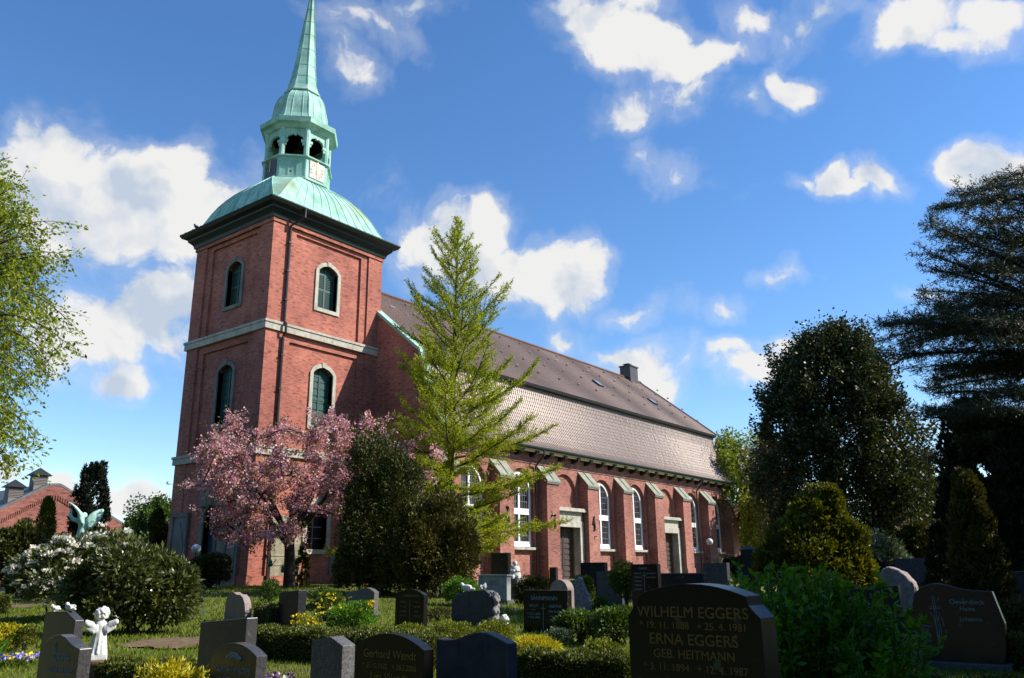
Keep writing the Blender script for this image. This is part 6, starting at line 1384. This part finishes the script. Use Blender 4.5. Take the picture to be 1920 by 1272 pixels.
def hedge(label, p0, p1, w, h, mat, seed, n, leaf=.045, topmat=None):
    """clipped box hedge between two ground points"""
    g = rng(seed); p0, p1 = np.array(p0, float), np.array(p1, float); L_ = np.linalg.norm((p1-p0)[:2]); ex = unit((p1-p0)*np.array([1, 1, 0])); ey = np.array([-ex[1], ex[0], 0]); root = empty('box_hedge', (p0+p1)/2, label, 'hedge', 'clipped hedges round the graves'); b = np.array(root.location)
    a = g.uniform(0, L_, n); s = g.integers(0, 5, n); v = g.uniform(-.5, .5, n)*w; z = g.uniform(0.02, 1, n)*h
    top = s < 2; fr = s == 2; bk = s == 3; V = np.where(top, v, np.where(fr, -w/2, np.where(bk, w/2, v))); Z = np.where(top, h, z); A = np.where(s == 4, np.where(g.random(n) < .5, 0, L_), a)
    J = g.normal(0, .022, (n, 3)); bumpy = .035*np.sin(A*5.1+V*7)+.03*np.sin(A*11.3+Z*9)
    P = p0+ex*A[:, None]+ey*(V+np.sign(V)*bumpy*.6)[:, None]+np.array([0, 0, 1.])*(Z+np.where(top, bumpy*.7, 0))[:, None]+J
    D = ex*np.where(s == 4, np.sign(A-.1), 0)[:, None]+ey*np.where(fr, -1, np.where(bk, 1, 0))[:, None]+np.array([0, 0, 1.])*np.where(top, 1.2, .45)[:, None]
    quads_mesh('foliage', leaf_quads(P, D, leaf, g, .55, .65), mat, root, b)
    mb = MB(); c8 = [p0+ex*x+ey*y+np.array([0, 0, zz]) for zz in (.0, h*.93) for x, y in ((.03, -w*.44), (L_-.03, -w*.44), (L_-.03, w*.44), (.03, w*.44))]; mb.add(c8, [(0, 3, 2, 1), (4, 5, 6, 7), (0, 1, 5, 4), (1, 2, 6, 5), (2, 3, 7, 6), (3, 0, 4, 7)]); mb.build('twigs', plain('dark_hedge_core', (.012, .012, .006), .9) if 'dark_hedge_core' not in MATS else MATS['dark_hedge_core'], root, b)  # solid near-black box fills the hedge, no separate twigs
hedge('long dark clipped hedge in the middle of the foreground lawn', at(488, 17.6), at(835, 14.4), .75, .50, L_BOX, 231, 36000)
hedge('short clipped box hedge between the cherub and the grey slab', at(216, 12.8), at(372, 11.6), .6, .42, L_BOX, 233, 16000)
hedge('short clipped hedge right of the humped slab before the yellow cypress', at(965, 12.6), at(1180, 11.8), .55, .40, L_BOX, 235, 18000)
hedge('dark low hedge at the bottom right before the navy slab', at(1600, 11.2), at(1702, 10.6), .5, .38, L_BOX, 237, 9000)
hedge('dark low hedge at the lower right picture edge', at(1792, 10.4), at(2010, 9.2), .6, .40, L_BOX, 239, 16000)
hedge('small dark hedge block beside the dark plain headstone', at(494, 27.5), at(525, 26), .5, .5, L_BOX, 241, 4000)
hedge('low shaded hedge at the right edge beside the red headstone', at(1868, 16), at(1990, 15), .5, .45, L_BOX, 243, 8000)
bush('ground_cover', 'dull green ground cover before the red headstone in the shade', 'plant', 1745, 11.5, 1.0, .0, .22, L_SILVER, 3500, .04, 245, depth=.9)
hedge('small clipped hedge far left beside the path', at(-10, 36), at(26, 36), .6, .6, L_BOX, 247, 4000, .06)
def flowerbed(name, label, px, d, w, dp, n, mats, seed, h=.16):
    g = rng(seed); b = at(px, d); root = empty(name, b, label, 'flowers')
    m = n*5; a = g.normal(0, .5, m); c_ = g.normal(0, .5, m); P = b+np.clip(a, -1, 1)[:, None]*FLAT_R*w/2+np.clip(c_, -1, 1)[:, None]*FLAT_F*dp/2; P[:, 2] = groundz(P[:, 0], P[:, 1])+g.uniform(0, h*.8, m); quads_mesh('leaves', leaf_quads(P, np.tile([0, 0, 1.], (m, 1)), .06, g, .5, .8), L_MID, root, b)
    for mat, share in mats:
        k = int(n*share); a = g.uniform(-1, 1, k); c_ = g.uniform(-1, 1, k); Q = b+a[:, None]*FLAT_R*w/2+c_[:, None]*FLAT_F*dp/2; Q[:, 2] = groundz(Q[:, 0], Q[:, 1])+h*g.uniform(.7, 1.1, k)
        flowers_on(root, b, Q, np.tile(-FLAT_F*.7+np.array([0, 0, .7]), (k, 1)), .05, mat, g, 5, .022, 'petals')
flowerbed('pansy_bed', 'bed of blue and yellow pansies on the left lawn', 20, 18.0, 1.6, .7, 150, [(L_BLUEFL, .75), (L_YELFL, .2)], 251, .17)
flowerbed('pansy_bed', 'purple and white pansies at the bottom edge by the dark arched headstone', 520, 11.3, .55, .4, 60, [(L_PURPLE, .7), (L_WHITEFL, .25)], 253, .30)
flowerbed('grave_flowers', 'pink, yellow and white grave flowers before the grey slanting slab', 1143, 24, .75, .4, 46, [(leafmat('magenta_petals', [(.5, .03, .2), (.7, .06, .3)], .6, .2, .2), .35), (L_YELFL, .25), (L_WHITEFL, .5)], 255, .42)
flowerbed('grave_flowers', 'violet and yellow pansies at the right foot of the square black headstone', 1078, 20.5, .4, .3, 14, [(L_BLUEFL, .5), (L_YELFL, .5)], 257, .5)
flowerbed('grave_flowers', 'yellow flowers on the bright green shrub by the long hedge', 655, 20.6, 1.5, .8, 40, [(L_YELFL, 1.)], 259, .95)
flowerbed('grave_flowers', 'loose yellow blooms at the left end of the long hedge', 578, 19.6, .7, .4, 26, [(L_YELFL, 1.)], 261, .6)
# tufts of grass blades on the lawn: nobody could count them
def grass():
    g = rng(271); P = []
    for d0, d1, n in ((5, 10, 26000), (10, 18, 52000), (18, 34, 60000), (34, 48, 26000)):
        d = np.sqrt(g.uniform(d0*d0, d1*d1, n)); l = g.uniform(-.68, .68, n)*d; p = CAM+FLAT_F*d[:, None]+FLAT_R*l[:, None]; p[:, 2] = groundz(p[:, 0], p[:, 1]); P.append(np.concatenate([p, np.full((n, 1), d0)], 1))
    P = np.concatenate(P); n = len(P); h = np.where(P[:, 3] < 10, .05, np.where(P[:, 3] < 18, .06, .085))*g.uniform(.5, 1.5, n); wv = np.where(P[:, 3] < 10, .006, np.where(P[:, 3] < 18, .011, .022))
    for px_, d_, w_, dp_ in ((352, 21.5, 2.4, 3.0), (-30, 40, 4.4, 2.8)):
        c_ = at(px_, d_); q_ = P[:, :3]-c_; m_ = ((q_@FLAT_R)/(w_/2))**2+((q_@FLAT_F)/(dp_/2))**2 > 1; P, h, wv = P[m_], h[m_], wv[m_]
    n = len(P)
    a = g.uniform(0, 6.283, n); s = np.stack([np.cos(a), np.sin(a), np.zeros(n)], 1)*wv[:, None]; tip = P[:, :3]+g.normal(0, .4, (n, 3))*h[:, None]*np.array([1, 1, 0])+np.stack([np.zeros(n), np.zeros(n), h], 1)
    o = quads_mesh('grass', np.stack([P[:, :3]-s, P[:, :3]+s, tip], 1), L_GRASS, None, None, 3); tag(o, 'short sunlit lawn grass between the graves', None, None, 'stuff')
    # bigger tufts here and there
grass()
def iris(px, d, label, n, h, seed):
    g = rng(seed); b = at(px, d); mb = []; 
    for k in range(n):
        p = b+np.array([g.normal(0, .1), g.normal(0, .1), 0]); e = unit([g.normal(0, .35), g.normal(0, .35), 1]); s = unit(np.cross(e, rand_dirs(g, 1)[0]))*.012; l = h*g.uniform(.6, 1.1); mb += [np.array([p-s, p+s, p+e*l*.6+s*.8, p+e*l*.6-s*.8]), np.array([p+e*l*.6-s*.8, p+e*l*.6+s*.8, p+e*l+np.array([e[0], e[1], -.1])*.2*l+s*.1, p+e*l+np.array([e[0], e[1], -.1])*.2*l-s*.1])]
    o = quads_mesh('grass_tuft', np.array(mb), L_BRIGHT, None, b); tag(o, label, 'plant')
iris(300, 12.6, 'clump of long narrow leaves behind the short box hedge', 60, .55, 281); iris(10, 20, 'clump of long narrow leaves in front of the yellow shrub', 50, .5, 283)
# bare earth under the rhododendron and a sandy path at the far left
M_SOIL = stone('bare_soil', (.10, .065, .04), (.20, .14, .09), .95, 6, .1, .5)
def sheet(name, label, px, d, w, dp, seed):
    g = rng(seed); c = at(px, d); n = 40; ph = g.uniform(0, 6.28, 4); v = [c+np.array([0, 0, .006])]
    for k in range(n):
        a = 2*math.pi*k/n; r = 1+.16*math.sin(2*a+ph[0])+.10*math.sin(5*a+ph[1])+.06*math.sin(9*a+ph[2]); p = c+FLAT_R*math.cos(a)*w/2*r+FLAT_F*math.sin(a)*dp/2*r; p[2] = groundz(p[0], p[1])+.03; v.append(p)
    v[0][2] = groundz(c[0], c[1])+.03; mb = MB(); mb.add(v, [(0, 1+k, 1+(k+1) % n) for k in range(n)]); o = mb.build(name, M_SOIL); tag(o, label, None, None, 'structure')
sheet('bare_soil', 'brown bare earth beside the green rhododendron', 352, 21.5, 2.6, 3.2, 301); sheet('path', 'sandy path strip at the far left', -30, 40, 4.6, 3.0, 303)
# far-off wood that closes the horizon; unseen nearer trees added behind camera darken reflections
def wood_and_backdrop():
    g = rng(291); P = []; D = []
    for k in range(330):
        a = YAW+g.uniform(-1.1, 1.1) if k < 150 else YAW+math.pi+g.uniform(-2.0, 2.0); d = g.uniform(150, 230) if k < 150 else g.uniform(26, 60); c = np.array([CAM[0]+math.cos(a)*d, CAM[1]+math.sin(a)*d, 0]); h = g.uniform(5, 9.5) if k < 150 else g.uniform(9, 17); p, dd = blob_points(g, c+np.array([0, 0, h*.5]), (g.uniform(4, 8), g.uniform(4, 8), h*.55), 420 if k < 150 else 700, 14, .4, .3, 0.); P.append(p); D.append(dd)
    P = np.concatenate(P); D = np.concatenate(D); o = quads_mesh('wood_with_backdrop', leaf_quads(P, D, 1.1, g, .8, .8), L_MID); tag(o, 'distant line of trees, with nearer unseen trees added behind the camera for dark reflections', None, None, 'stuff')
wood_and_backdrop()
